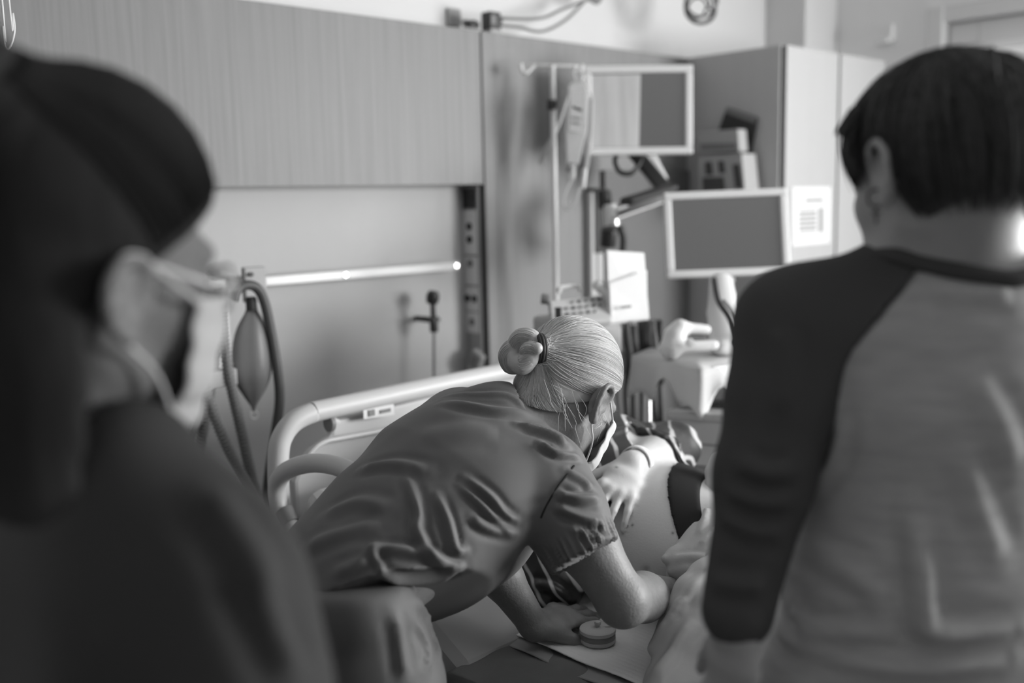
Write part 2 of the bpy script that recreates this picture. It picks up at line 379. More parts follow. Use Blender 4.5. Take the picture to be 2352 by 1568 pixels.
# the wide window (mostly beside the picture)
wn = thing('window_1', 'wide white framed window in the wall beside the balcony door', 'window', (XR+.1, -1.3, .88)); wn['kind'] = 'structure'
for (a, b, c, d) in [(-2.42, -.18, .88, .94), (-2.42, -.18, 2.27, 2.33), (-2.42, -2.36, .94, 2.27), (-.24, -.18, .94, 2.27)]:
    box('window_frame', (XR+.08, a, c), (XR+.14, b, d), WHITE, wn)
box('pane', (XR+.105, -2.36, .94), (XR+.111, -.24, 2.27), GLASS, wn, 0)
# balcony door with a glazed leaf and a venetian blind
dr = thing('door_1', 'white balcony door with a tall glazed panel and venetian blind', 'door', (XR+.1, 1.2, 0)); dr['kind'] = 'structure'
for nme, a, b, c, d, x0, x1 in [('door_frame', DY0, DY0+.06, 0, DZ, .0, .14), ('door_frame', DY1-.07, DY1, 0, DZ, -.012, .14), ('door_frame', DY0+.06, DY1-.07, DZ-.06, DZ, .0, .14),
      ('stile', DY0+.065, DY0+.185, .01, DZ-.065, .05, .11), ('stile', DY1-.19, DY1-.075, .01, DZ-.065, .05, .11), ('top_rail', DY0+.185, DY1-.19, DZ-.17, DZ-.065, .05, .11), ('bottom_rail', DY0+.185, DY1-.19, .01, .25, .05, .11)]:
    box(nme, (XR+x0, a, c), (XR+x1, b, d), WHITE, dr, .004)
ga, gb, gz = DY0+.185, DY1-.19, DZ-.17
box('pane', (XR+.085, ga, .25), (XR+.091, gb, gz), GLASS, dr, 0)
bl = box('blind_head_rail', (XR+.02, ga-.02, gz-.02), (XR+.048, gb+.03, gz+.012), mat('glossy_white', .85, .15, .6), dr, .004)
sm_ = bpy.data.meshes.new('slat'); hw = (gb-ga)/2-.006
nst = 76
for i in range(nst):
    z = gz-.05-i*.0235
    if i == 0:
        s0 = obox('slat', (XR+.036, (ga+gb)/2, z), (.009, 0, .007), (0, hw, 0), (-.0004, 0, .0005), WHITE, bl, 0)
    else:
        s1 = s0.copy(); COL.objects.link(s1); s1.location.z = -i*.0235
for yy in (ga+.09, gb-.09):
    bc = thing('bead_chain', None, None, (0, 0, 0)) if False else None
    first = None
    for i in range(34):
        z = gz-.035-i*.0155
        if first is None:
            first = lathe('bead', [(.0005, -.0048), (.0035, -.0034), (.0048, 0), (.0035, .0034), (.0005, .0048)], (XR+.018, yy, z), (0, 0, 1), mat('glossy_white', .85, .15, .6), bl, 10)
        else:
            c = first.copy(); COL.objects.link(c); c.location.z = -i*.0155
rod('door_handle', (XR+.05, DY0+.13, 1.05), (XR-.01, DY0+.13, 1.05), .009, CHROME, dr); rod('door_lever', (XR-.01, DY0+.13, 1.05), (XR-.01, DY0+.24, 1.05), .008, CHROME, dr)
# skirting
st(box('baseboard_back', (X0, YB-.012, 0), (PX, YB, .09), GREYP, bev=.002))

# ------------------------------------------------------------------ wall units behind the bed
ow = thing('overbed_cabinet', 'long pale wood veneer cabinet high on the wall over the bed', 'cabinet', (0.4, YB, ZS))
XS = -1.55
box('body', (XS, YP+.02, ZS+.001), (PX-.003, YB-.002, ZT), WOOD, ow, .002)
n = 2; e = [XS, .25, PX-.003]
for i in range(n): box('door', (e[i]+.0012, YP, ZS-.004), (e[i+1]-.0012, YP+.019, ZT), WOOD, ow, .0012)
tp = thing('tall_wall_panel', 'tall pale wood veneer panel between the bed bay and the wardrobe', 'panel', (2.6, YB, 0))
box('panel', (PX+.003, YP, 0), (WX, YB, ZT), WOOD, tp, .002)
box('edge_strip', (PX-.003, YP+.004, 0), (PX+.003, YB, ZS), GAP, tp, 0)
bp_ = st(box('trim_2', (X0, YN, .1), (PX-.004, YB, ZS), mat('niche_panel_white', .46, .6, .3, var=.02), bev=0))
# wall rail in the bay
rl = thing('wall_rail', 'slim white equipment rail running across the bay behind the bed', 'rail', (1.3, YB, 1.3))
zr = at(1055, 609, 'Y', YN-.05)[2]
ra, rb = at(470, 660, 'Y', YN-.05)[0], at(1052, 609, 'Y', YN-.05)[0]
box('bar', (ra, YN-.058, zr-.014), (rb, YN-.046, zr+.014), mat('bright_rail', .48, .25, .6), rl, .004)
for px_ in (790, 1045, 560): 
    xx = at(px_, 620, 'Y', YN-.05)[0]; rod('screw', (xx, YN-.06, zr), (xx, YN, zr), .008, CHROME, rl)
# service channel on the side of the bay
sc = thing('service_channel', 'narrow grey service channel with sockets beside the bed bay', 'service panel', (PX, 2.38, .6))
ys0, ys1 = YP+.018, YP+.094
box('backing', (PX-.014, ys0, .55), (PX-.004, ys1, ZS-.006), GREYP, sc, .002)
def zat(py): return at(1095, py, 'X', PX-.016)[2]
for py0, py1, m_ in [(432, 478, BLACK), (482, 585, WHITE), (590, 655, WHITE), (660, 715, WHITE), (718, 765, WHITE)]:
    b_ = box('socket_plate', (PX-.018, ys0+.008, zat(py1)), (PX-.0135, ys1-.008, zat(py0)), m_, sc, .002)
    for (yy, pp) in {482: [(.5, 520), (.5, 550)], 660: [(.3, 686), (.72, 686)], 590: [(.5, 605)], 718: [(.5, 740)], 432: [(.5, 455)]}.get(py0, []):
        y_ = ys0+(ys1-ys0)*yy; z_ = zat(pp)
        lathe('socket', [(.012, 0), (.012, .003), (.007, .0032), (.006, .001)], (PX-.018, y_, z_), (-1, 0, 0), MIDG if py0 in (590, 718) else BLACK, b_, 18)
hs = thing('call_handset', 'grey nurse call handset clipped low on the service channel', 'handset', (PX-.04, 2.35, .95))
hc = at(1093, 832, 'X', PX-.03)
obox('body', hc, (.012, 0, 0), (0, .022, .012), (0, -.018, .034), GREYP, hs, .006); obox('keypad', hc+[-.0125, -.002, .004], (.001, 0, 0), (0, .013, .007), (0, -.009, .017), MIDG, hs, .001)
tube('cord', [hc+[0, .0, -.03], hc+[.0, .02, -.12], hc+[.005, -.02, -.22], hc+[.008, .02, -.34]], .003, WHITE, hs)
# black flow meter with rod
fm = thing('flow_meter', 'black round-headed gas regulator on a thin upright tube behind the bed', 'regulator', tuple(at(997, 890, 'Y', YN-.08)))
fx = lambda px_, py_: at(px_, py_, 'Y', YN-.08)
lathe('gauge', [(.004, -.022), (.017, -.018), (.02, -.004), (.019, .008), (.015, .016), (.004, .018)], fx(994, 682), (0, -.3, 1), BLACK, fm, 20)
rod('stem', fx(994, 695), fx(995, 725), .008, BLACK, fm); rod('valve_body', fx(996, 726), fx(997, 762), .0125, BLACK, fm); rod('valve_knob', fx(985, 736), fx(1008, 733), .007, BLACK, fm)
rod('down_tube', fx(997, 762), fx(997, 960), .0042, MIDG, fm); rod('wall_probe', fx(995, 735), fx(995, 735)+[0, .08, 0], .009, BLACK, fm)

# ------------------------------------------------------------------ wardrobes
wd_groups = 'wardrobes by the balcony door'
def wardrobe(x0, x1, label, side):
    t = thing('wardrobe', label, 'wardrobe', ((x0+x1)/2, WY+.25, 0), wd_groups)
    box('carcass', (x0+.001, WY+.025, .08), (x1-.008, YB-.002, ZT-.002), CARC, t, .001)
    box('plinth', (x0+.01, WY+.06, 0), (x1-.01, YB-.002, .08), GREYP, t, 0)
    if side: box('side_panel', (x0-.014, WY+.014, 0), (x0+.001, YB-.02, ZT), mat('side_laminate', .5, .5, .35, var=.03, vscale=(30, 30, 2)), t, .0015)
    box('door_edge', (x0-.006, WY+.004, .085), (x0+.006, WY+.03, ZT-.004), GAP, t, 0)
    d = box('door', (x0+.007, WY, .085), (x1-.008, WY+.019, ZT), mat('wardrobe_front', .51, .45, .4, var=.02, vscale=(30, 30, 2)), t, .0015)
    return t, d
t1, d1 = wardrobe(WX+.016, W2, 'pale wardrobe with a printed notice taped to its door', True)
t2, d2 = wardrobe(W2, W3, 'pale wardrobe next to the balcony door, behind the dark-haired woman', False)
for d_, px_ in ((d1, 1900), (d2, 1945)):
    c = at(px_, 611, 'Y', WY-.025); rod('handle', c+[0, 0, -.0], c+[.06, 0, 0], .006, CHROME, d_)
    for k in (.006, .054): rod('handle_post', c+[k, 0, 0], c+[k, .026, 0], .004, CHROME, d_)
nt_ = thing('printed_notice', 'white printed paper notice taped to the wardrobe door', 'notice', tuple(at(1862, 500, 'Y', WY)))
a, b, c, d = [at(*q, 'Y', WY-.003) for q in ((1820, 430), (1908, 429), (1906, 558), (1820, 565))]
plate('sheet', [a, d, c, b], .0012, PAPER, nt_, 0)
for (u0, v0, u1, v1) in [(.32, .2, .8, .26), (.16, .4, .62, .45), (.16, .48, .62, .53), (.16, .56, .62, .61), (.16, .64, .62, .69), (.16, .72, .62, .77), (.68, .36, .8, .8)]:
    q = lambda u, v: a+(b-a)*u+(d-a)*v+np.array([0, -.0008, 0])
    plate('print_line', [q(u0, v0), q(u0, v1), q(u1, v1), q(u1, v0)], .0004, INK, nt_, 0)
# leaflets and dispensers on the wardrobe side
XW = WX-.0
def onw(px_, py_, off=.0): return at(px_, py_, 'X', XW-off)
def panel_on(name, quad, off, thick, m_, par):
    return plate(name, [onw(x, y, off) for x, y in quad], thick, m_, par, .002)
kb = thing('tablet_case', 'black flat tablet case leaning tilted against the wardrobe side', 'tablet case', tuple(onw(1690, 330)))
panel_on('case', [(1668, 246), (1650, 298), (1722, 355), (1737, 270)], .015, .012, BLACK, kb); panel_on('hinge', [(1668, 246), (1664, 258), (1733, 283), (1737, 270)], .0165, .0015, MIDG, kb)
gb_ = thing('glove_box', 'pale cardboard glove box fixed high on the wardrobe side', 'box', tuple(onw(1650, 340)))
panel_on('carton', [(1600, 303), (1602, 352), (1698, 348), (1694, 296)], .09, .055, mat('card_pale', .42, .7, .2), gb_); panel_on('label_print', [(1608, 330), (1609, 345), (1690, 342), (1690, 328)], .0915, .001, MIDG, gb_)
lf = thing('glove_box', 'pale printed glove carton with dark patches, lower on the wardrobe side', 'box', tuple(onw(1655, 430)))
panel_on('carton', [(1602, 362), (1606, 470), (1714, 470), (1703, 352)], .11, .09, mat('card_pale', .42, .7, .2), lf)
for q in ([(1618, 372), (1620, 402), (1638, 401), (1634, 371)], [(1648, 370), (1651, 398), (1666, 397), (1662, 369)], [(1682, 378), (1688, 432), (1706, 432), (1698, 376)], [(1612, 408), (1614, 440), (1666, 440), (1662, 406)]):
    panel_on('print_patch', q, .112, .0015, mat('print_dark', .09, .7, .2), lf)

# ------------------------------------------------------------------ things along the top of the wall
def yb(px_, py_, dy=0.0): return at(px_, py_, 'Y', YB-dy)
pl = thing('wall_plate', 'pale blank plate on the white wall above the cabinet', 'plate', tuple(yb(1040, 60)))
a, b = yb(1026, 18, .004), yb(1056, 62, .004); box('cover', (a[0], YB-.012, b[2]), (b[0], YB, a[2]), GREYP, pl, .002)
hk = thing('wall_hook_strip', 'tiny dark hook strip on the wall beside the black adapter', 'hook', tuple(yb(1085, 55)))
for px_ in (1078, 1093): c = yb(px_, 55, .03); tube('hook', [c+[0, .028, .01], c+[0, .004, .008], c+[0, 0, -.008], c+[.006, -.004, .006]], .004, BLACK, hk, 8, 4)
box('strip', tuple(yb(1074, 62, .014)), tuple(yb(1098, 56, .004)), MIDG, hk, .001)
ad = thing('power_adapter', 'black power adapter with two grey cables on top of the wall panel', 'adapter', tuple(at(1128, 70, 'Y', YP+.03)))
c = at(1128, 49, 'Y', YP+.03); obox('body', c, (.024, 0, 0), (0, .02, 0), (0, 0, .0265), BLACK, ad, .004)
box('foot', (c[0]-.02, c[1]-.02, ZT), (c[0]+.024, c[1]+.03, c[2]-.025), GREYP, ad, .001); obox('plug', c+[.03, 0, .008], (.012, 0, 0), (0, .008, 0), (0, 0, .01), BLACK, ad, .003); box('label_print', (c[0]-.018, c[1]-.0208, c[2]-.012), (c[0]+.0, c[1]-.0195, c[2]+.014), MIDG, ad, 0)
yy = YP+.03
tube('cable', [at(1150, 42, 'Y', yy), at(1240, 42, 'Y', yy), at(1290, 22, 'Y', yy), at(1345, 0, 'Y', yy), at(1385, -25, 'Y', yy+.02), np.array([at(1420, -80, 'Y', yy)[0], yy+.03, ZC])], .005, MIDG, ad)
tube('cable', [at(1150, 58, 'Y', yy), at(1190, 62, 'Y', yy), at(1245, 72, 'Y', yy), at(1300, 45, 'Y', yy), at(1348, -2, 'Y', yy), at(1390, -35, 'Y', yy+.02), np.array([at(1430, -90, 'Y', yy)[0], yy+.03, ZC])], .005, MIDG, ad)
lp = thing('cable_coil', 'thin black cable hanging in a loose coil from the ceiling', 'cable', tuple(at(1605, 20, 'Y', 2.2)))
pts = []
for i in range(64):
    q = i/63*4*2*math.pi; rx, rz = [(38, 36), (30, 30), (20, 24), (36, 40)][int(i/64*4) % 4]
    pts.append(at(1606+6*math.sin(q*.31)+rx*math.cos(q), 14+6*math.cos(q*.4)+rz*math.sin(q), 'Y', 2.2+.012*math.sin(q*.5)))
tube('coil', pts, .0042, BLACK, lp, 8, 3); tube('lead', [pts[0], at(1635, -60, 'Y', 2.2), np.array([at(1625, -80, 'Y', 2.2)[0], 2.2, ZC])], .0042, BLACK, lp, 8)
wc = thing('white_cord', 'thin white cord hanging in a loop at the top left corner', 'cord', tuple(at(15, 0, 'Y', 2.0)))
tube('cord', [np.array([at(-2, -60, 'Y', 2.)[0], 2., ZC]), at(4, 0, 'Y', 2.), at(6, 60, 'Y', 2.), at(12, 110, 'Y', 2.), at(24, 105, 'Y', 2.), at(33, 70, 'Y', 2.), at(29, 30, 'Y', 2.), at(18, -20, 'Y', 2.), np.array([at(10, -70, 'Y', 2.)[0], 2., ZC])], .0022, WHITE, wc, 8)
lh = thing('wall_bracket', 'small glossy white L shape standing in for a reflection on the wall above the wardrobe', 'bracket', tuple(at(2040, 90, 'X', XR)))
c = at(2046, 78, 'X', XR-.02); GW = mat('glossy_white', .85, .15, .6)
box('upright', (XR-.03, c[1]-.012, c[2]-.03), (XR, c[1]+.012, c[2]+.04), GW, lh, .006); box('arm', (XR-.05, c[1], c[2]-.036), (XR-.012, c[1]+.06, c[2]-.014), GW, lh, .006)  # white L shape made up to give a bright reflection on the wall
# ------------------------------------------------------------------ breathing circuit on the rail
def hz(px_, py_, dy=0.0): return at(px_, py_, 'Y', 2.2+dy)
an_ = thing('gas_manifold', 'pale breathing gas manifold with knobs hung on the rail', 'manifold', tuple(hz(500, 860)))
a, b = hz(552, 614, .1), hz(606, 690, .1); box('bracket_plate', (a[0], 2.28, b[2]), (b[0], 2.30, a[2]), GREYP, an_, .003)
rod('bolt', hz(578, 630, .09), hz(578, 630, .07), .006, MIDG, an_); box('clamp', (a[0]+.005, 2.3, zr-.02), (b[0]-.005, YN-.045, zr+.02), GREYP, an_, .003)
a, b = hz(440, 690), hz(534, 858); box('body', (a[0], 2.19, b[2]), (b[0], 2.28, a[2]), mat('manifold_cream', .5, .5, .4), an_, .01)
a, b = hz(425, 856, -.01), hz(528, 868, -.01); box('lower_ledge', (a[0], 2.15, b[2]-.012), (b[0], 2.26, a[2]), GREYP, an_, .003)
for px_, py_, m_, r_ in [(483, 792, BLACK, .011), (483, 811, BLACK, .011), (487, 731, CHROME, .007), (462, 770, BLACK, .012)]: rod('knob', hz(px_, py_), hz(px_, py_)+[-.004, -.035, 0], r_, m_, an_)
for px_ in (418, 438): rod('outlet_valve', hz(px_, 872), hz(px_-2, 905), .008, CHROME, an_); lathe('outlet_ring', [(.006, 0), (.011, .002), (.011, .008), (.006, .01)], hz(px_, 890), (0, 0, 1), STEEL, an_, 16)
def corrugated(pts, r, label, m_=HOSE):
    q = spline([hz(x, y, dy) for x, y, dy in pts], 60); L = np.r_[0, np.cumsum(np.linalg.norm(np.diff(q, axis=0), axis=1))]
    nn = int(L[-1]/.0024); s_ = np.linspace(0, L[-1], nn); q = np.stack([np.interp(s_, L, q[:, i]) for i in range(3)], 1)
    V, Fc = tube_data(q, r*(1+.13*np.where(np.arange(nn) % 4 < 2, 1, -1)), 12); o = mesh('corrugated_hose', V, Fc, m_, None, False)
    return tag(o, label, 'hose', 'corrugated breathing hoses')
corrugated([(507, 715, -.03), (512, 770, -.04), (526, 860, -.05), (548, 960, -.05), (572, 1070, -.05), (600, 1200, -.04), (618, 1330, -.03)], .0125, 'grey corrugated hose nearest the bed headboard, running straight down')
corrugated([(457, 815, -.04), (462, 860, -.06), (483, 930, -.08), (524, 1030, -.09), (585, 1150, -.08), (640, 1280, -.08)], .0115, 'grey corrugated hose slanting down to the right, crossing the others')
corrugated([(500, 712, -.02), (494, 790, -.02), (487, 860, -.02), (477, 930, -.02), (464, 1000, 0), (445, 1075, .02), (430, 1160, .03)], .012, 'grey corrugated hose hanging leftmost behind the slanting one')
def plain_hose(pts, r, m_, label): return tag(tube('rubber_hose', [hz(x, y, d) for x, y, d in pts], r, m_, None, 14, 10), label, 'hose')
plain_hose([(536, 690, 0), (543, 668, 0), (562, 655, 0), (588, 660, 0), (606, 690, 0), (622, 760, 0), (637, 850, 0), (642, 920, 0), (632, 1000, 0), (618, 1090, 0), (606, 1200, 0), (604, 1330, 0)], .0125, mat('dark_rubber_hose', .075, .5, .4), 'thick dark smooth hose arching over the reservoir bag')
plain_hose([(417, 905, 0), (414, 960, -.01), (410, 1030, -.02)], .006, BLACK, 'thin black tube hanging straight from the left outlet valve')
plain_hose([(438, 905, 0), (434, 945, -.01), (420, 985, -.02), (400, 1030, -.03)], .006, WHITE, 'thin white tube curling down beside the black one')
plain_hose([(470, 862, 0), (464, 920, -.01), (450, 975, -.02), (432, 1020, -.03), (418, 1070, -.03)], .008, MIDG, 'grey tube bending left from under the manifold ledge')
rbg = thing('reservoir_bag', 'dark grey translucent reservoir bag hanging by its neck from the rail', 'breathing bag', tuple(hz(582, 950, .0)))
BAG = mat('grey_rubber_bag', .16, .45, .4, var=.1, vscale=(30, 30, 10))
lathe('neck', [(.012, 0), (.0135, .004), (.0135, .03), (.011, .034)], hz(578, 713, .02), (0, 0, 1), RUBBER, rbg, 20)
prof = [(578, 704, 12), (578, 716, 13), (578, 735, 26), (577, 760, 36), (578, 800, 43), (580, 840, 44), (581, 868, 41), (583, 890, 31), (583, 915, 17), (583, 932, 5), (583, 945, 3)]
V = []; Fc = []; nn = 28
for (px_, py_, hwp) in prof:
    c = hz(px_, py_, .03); k = hwp/FPX*2.55
    for i in range(nn):
        a = i*2*math.pi/nn; rr = 1+.10*math.cos(4*a)
        V.append(c+np.array([1.0, 0.25, 0])*k*1.15*rr*math.cos(a)+np.array([-.2, .8, 0])*k*rr*math.sin(a))
for i in range(len(prof)-1):
    for a in range(nn): b = (a+1) % nn; Fc.append((i*nn+b, i*nn+a, (i+1)*nn+a, (i+1)*nn+b))
bg = mesh('bag', V, Fc, BAG, rbg, True); bg.modifiers.new('sub', 'SUBSURF').levels = 1; bg.modifiers['sub'].render_levels = 1
tube('tail_ring', [hz(583+9*math.cos(q), 953+9*math.sin(q), .03) for q in np.linspace(0, 2*math.pi, 14)[:-1]], .0025, WHITE, rbg, 8, 3, True)

# ------------------------------------------------------------------ drip stand
TV = 3.02
iv = thing('drip_stand', 'white drip stand with hooks on top, in front of the wood panel', 'drip stand', (P(1290, 900, TV)[0], P(1290, 900, TV)[1], 0))
ptop = P(1269, 150, TV); pb = np.array([ptop[0], ptop[1], .06])
IVW = mat('drip_white', .8, .3, .5)
rod('upper_pole', [ptop[0], ptop[1], P(1270, 240, TV)[2]], ptop, .0078, IVW, iv); rod('lower_pole', pb, [ptop[0], ptop[1], P(1270, 244, TV)[2]], .0086, IVW, iv)
kn = P(1266, 239, TV); rod('clamp_knob', kn+CR*-.012, kn+CR*.016, .0135, BLACK, iv); rod('collar', kn-[0, 0, .017], kn+[0, 0, .012], .0125, BLACK, iv)
hb = P(1269, 152, TV)
rod('hook_bar', P(1215, 149, TV), P(1330, 152, TV), .004, IVW, iv)
tube('hook', [P(1226, 150, TV), P(1216, 162, TV), P(1208, 168, TV), P(1198, 160, TV), P(1197, 146, TV)], .0055, IVW, iv, 10)
tube('hook', [P(1318, 152, TV), P(1328, 164, TV), P(1336, 162, TV), P(1338, 148, TV)], .005, IVW, iv, 10)
for i in range(5):
    q = i*2*math.pi/5+.3; rod('foot', [ptop[0], ptop[1], .06], [ptop[0]+.115*math.cos(q), ptop[1]+.115*math.sin(q)-.025, .055], .013, IVW, iv)
    lathe('castor', [(.005, -.012), (.03, -.01), (.032, 0), (.03, .01), (.005, .012)], (ptop[0]+.115*math.cos(q), ptop[1]+.115*math.sin(q)-.025, .032), (-math.sin(q), math.cos(q), 0), BLACK, iv, 18)
TB = TV-.02
def ivbag(label, pxs, tt, m_, thick):
    t = thing('drip_bag', label, 'drip bag', tuple(P(*pxs[-1], tt))); 
    N_ = -CF; o = plate('pouch', [P(x, y, tt) for x, y in pxs], thick, m_, t, .004); return t
b1 = ivbag('clear drip bag with a printed label hanging from the stand', [(1322, 182), (1306, 196), (1300, 300), (1303, 372), (1330, 378), (1346, 300), (1350, 205), (1340, 184)], TB, CLEAR, .022)
plate('label', [P(1311, 205, TB-.013), P(1308, 300, TB-.013), P(1336, 305, TB-.013), P(1340, 207, TB-.013)], .001, mat('bag_label', .6, .7, .2), b1, 0)
for q in ([(1316, 243), (1315, 248), (1336, 256), (1337, 250)], [(1312, 268), (1312, 271), (1334, 274), (1334, 271)], [(1312, 280), (1312, 283), (1332, 286), (1332, 283)]): plate('print_line', [P(x, y, TB-.0142) for x, y in q], .0005, mat('print_dark', .09, .7, .2), b1, 0)
rod('drip_chamber', P(1316, 378, TB), P(1314, 412, TB), .009, CLEAR, b1); rod('roller_clamp', P(1309, 382, TB), P(1306, 395, TB), .008, MIDG, b1)
tube('line', [P(1314, 412, TB), P(1300, 440, TB), P(1294, 465, TB), P(1304, 480, TB), P(1322, 462, TB), P(1332, 430, TB)], .0045, CLEAR, b1, 8)
tube('hanger', [P(1322, 186, TB), P(1318, 165, TB), P(1330, 158, TB), P(1338, 172, TB), P(1334, 188, TB)], .005, CLEAR, b1, 8)
b2 = ivbag('second bag behind the clear one, seen as a bright white edge', [(1355, 222), (1351, 300), (1341, 385), (1352, 386), (1362, 300), (1364, 226)], TB+.06, mat('bright_rail', .85, .25, .6), .03)
rod('outlet', P(1344, 386, TB+.06), P(1338, 432, TB+.06), .008, WHITE, b2); tube('hanger', [P(1358, 224, TB+.06), P(1346, 190, TB+.05), P(1337, 165, TB)], .003, CLEAR, b2, 8)
tg_ = tag(tube('drip_line', [P(1317, 200, TV+.03), P(1300, 232, TV+.03), P(1283, 285, TV+.04), P(1258, 335, TV+.05), P(1240, 375, TV+.06)], .006, mat('clear_tube', .5, .3, .4), None, 10), 'translucent drip tube slanting down behind the stand pole', 'tube')

# ------------------------------------------------------------------ monitors, arm and channel on the tall panel
def monitor(label, TL, TR, BR, BL, t, bz, par_thick=.05):
    q = [P(x, y, tt) for (x, y), tt in zip((TL, TR, BR, BL), t)]; c = sum(q)/4; ex = (q[1]+q[2]-q[0]-q[3])/4; ey = (q[0]+q[1]-q[2]-q[3])/4
    ey = ey-ex*np.dot(ex, ey)/np.dot(ex, ex); nr = nrm(np.cross(ex, ey)); W_, H_ = np.linalg.norm(ex), np.linalg.norm(ey); u, v = ex/W_, ey/H_
    T = thing('monitor', label, 'monitor', tuple(c-ey), 'monitors')
    fr_ = mat('monitor_bezel', .78, .35, .5)
    for s in (1, -1):
        obox('bezel_bar', c+v*s*(H_-bz/2), u*W_, v*bz/2, nr*.014, fr_, T, .004); obox('bezel_bar', c+u*s*(W_-bz/2), u*bz/2, v*(H_-bz), nr*.014, fr_, T, .004)
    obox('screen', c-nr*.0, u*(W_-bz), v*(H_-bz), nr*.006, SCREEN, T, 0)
    obox('rear_housing', c-nr*.033, u*W_*.9, v*H_*.88, nr*.02, MIDG, T, .008)
    return T, c, u, v, nr, W_, H_
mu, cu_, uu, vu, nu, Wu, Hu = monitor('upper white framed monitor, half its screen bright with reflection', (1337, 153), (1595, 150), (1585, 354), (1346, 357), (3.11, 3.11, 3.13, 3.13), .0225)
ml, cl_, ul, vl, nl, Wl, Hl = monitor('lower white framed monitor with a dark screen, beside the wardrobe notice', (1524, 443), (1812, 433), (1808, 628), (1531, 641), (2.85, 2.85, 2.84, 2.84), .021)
brm = mat('painted_screen_reflection', .5, .25, .4, em=.12, var=.25, vscale=(26, 26, 1.5))  # reflection on the upper screen, painted as a pale, faintly glowing plate
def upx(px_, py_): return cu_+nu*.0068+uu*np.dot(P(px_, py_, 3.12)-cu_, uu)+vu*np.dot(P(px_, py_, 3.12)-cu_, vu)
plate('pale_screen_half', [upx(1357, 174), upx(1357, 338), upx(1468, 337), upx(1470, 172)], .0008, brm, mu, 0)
ar = thing('monitor_bracket', 'chrome and black jointed arm carrying the upper monitor', 'monitor arm', tuple(at(1395, 560, 'Y', YP)))
jr = at(1393, 500, 'Y', YP-.06)
box('wall_bracket', (jr[0]-.03, YP-.035, jr[2]-.12), (jr[0]+.035, YP, jr[2]+.1), BLACK, ar, .004)
rod('joint', P(1403, 470, 3.11), P(1407, 520, 3.11), .024, STEEL, ar); rod('joint_cap', P(1387, 438, 3.14), P(1390, 478, 3.14), .022, BLACK, ar); rod('lower_joint', P(1400, 525, 3.13), P(1396, 565, 3.15), .026, BLACK, ar)
obox('lower_link', (P(1405, 492, 3.09)+P(1525, 450, 3.14))/2, (P(1525, 450, 3.14)-P(1405, 492, 3.09))/2, np.array([0, .02, 0]), np.array([0, 0, .019]), CHROME, ar, .008)
obox('link_cover', (P(1440, 463, 3.09)+P(1540, 430, 3.14))/2, (P(1540, 430, 3.14)-P(1430, 463, 3.09))/2, np.array([0, .025, 0]), np.array([0, 0, .012]), BLACK, ar, .008)
obox('upper_link', (P(1482, 345, 3.31)+P(1515, 410, 3.29))/2, (P(1515, 412, 3.29)-P(1478, 340, 3.31))/2, CR*.026, CF*.02, IVW, ar, .01)
obox('link_back', (P(1455, 350, 3.28)+P(1530, 435, 3.24))/2, (P(1530, 435, 3.24)-P(1455, 345, 3.28))/2, CR*.03, CF*.02, BLACK, ar, .01)
tube('cable', [P(1420, 350, 3.24), P(1412, 370, 3.22), P(1424, 395, 3.21), P(1450, 398, 3.21), P(1468, 375, 3.22), P(1475, 350, 3.23)], .008, BLACK, ar, 10)
tube('cable', [P(1425, 520, 3.15), P(1432, 545, 3.16), P(1430, 580, 3.17)], .012, BLACK, ar, 10)
obox('vesa_mount', cu_-nu*.065-vu*Hu*.5, uu*.04, vu*.05, nu*.014, BLACK, ar, .003)
ch = thing('panel_channel', 'pale upright mounting channel fixed to the wood panel', 'channel', tuple(at(1365, 700, 'Y', YP)))
a = at(1352, 440, 'Y', YP-.02); b = at(1380, 440, 'Y', YP-.02); box('rail', (a[0], YP-.03, .6), (b[0], YP, a[2]), mat('channel_grey', .55, .5, .4), ch, .003); box('slot', (a[0]+.4*(b[0]-a[0]), YP-.032, .62), (a[0]+.55*(b[0]-a[0]), YP-.029, a[2]-.02), MIDG, ch, 0)
dk = thing('shade_board', 'dark sheet standing in for shade behind the monitor arm', 'board', tuple(at(1450, 700, 'Y', YP)))
a = at(1385, 350, 'Y', YP-.01); box('board', (a[0], YP-.018, .3), (at(1575, 400, 'Y', YP)[0], YP-.001, a[2]-.06), mat('painted_shade', .16, .5, .3, var=.05), dk, .002)  # added dark sheet, stands for the shadow between panel and wardrobe

# ------------------------------------------------------------------ printer / recorder with paper, on its stand
rc = thing('recorder', 'pale sloped recorder with rows of small buttons behind the bent woman', 'recorder', tuple(P(1320, 740, 2.6)))
A_, B_, C_, D_ = P(1262, 690, 2.62), P(1392, 676, 2.72), P(1405, 735, 2.62), P(1268, 742, 2.52)
plate('sloped_face', [A_, D_, C_, B_], .02, mat('recorder_shell', .5, .5, .4), rc, .004)
RS = mat('recorder_shell', .5, .5, .4)
cen = (A_+B_+C_+D_)/4; obox('housing', cen+np.array([.03, .04, -.075]), (B_-A_)/2*1.02, nrm(np.cross(B_-A_, [0, 0, 1]))*.075, np.array([0, 0, .055]), RS, rc, .01)
for r_ in range(3):
    for c_ in range(7):
        u, v = .14+.12*c_, .2+.26*r_
        if (r_, c_) in ((0, 0), (0, 1), (2, 6)): continue
        o = A_+(B_-A_)*u+(D_-A_)*v; nn_ = nrm(np.cross(D_-A_, B_-A_)); nn_ = nn_ if nn_@CF < 0 else -nn_
        rod('button', o-nn_*.001, o+nn_*.004, .0045, MIDG if (r_+c_) % 3 else BLACK, rc, 10, 0)
tube('carry_handle', [P(1285, 672, 2.68), P(1288, 660, 2.68), P(1325, 657, 2.7), P(1332, 670, 2.7)], .006, IVW, rc, 10)
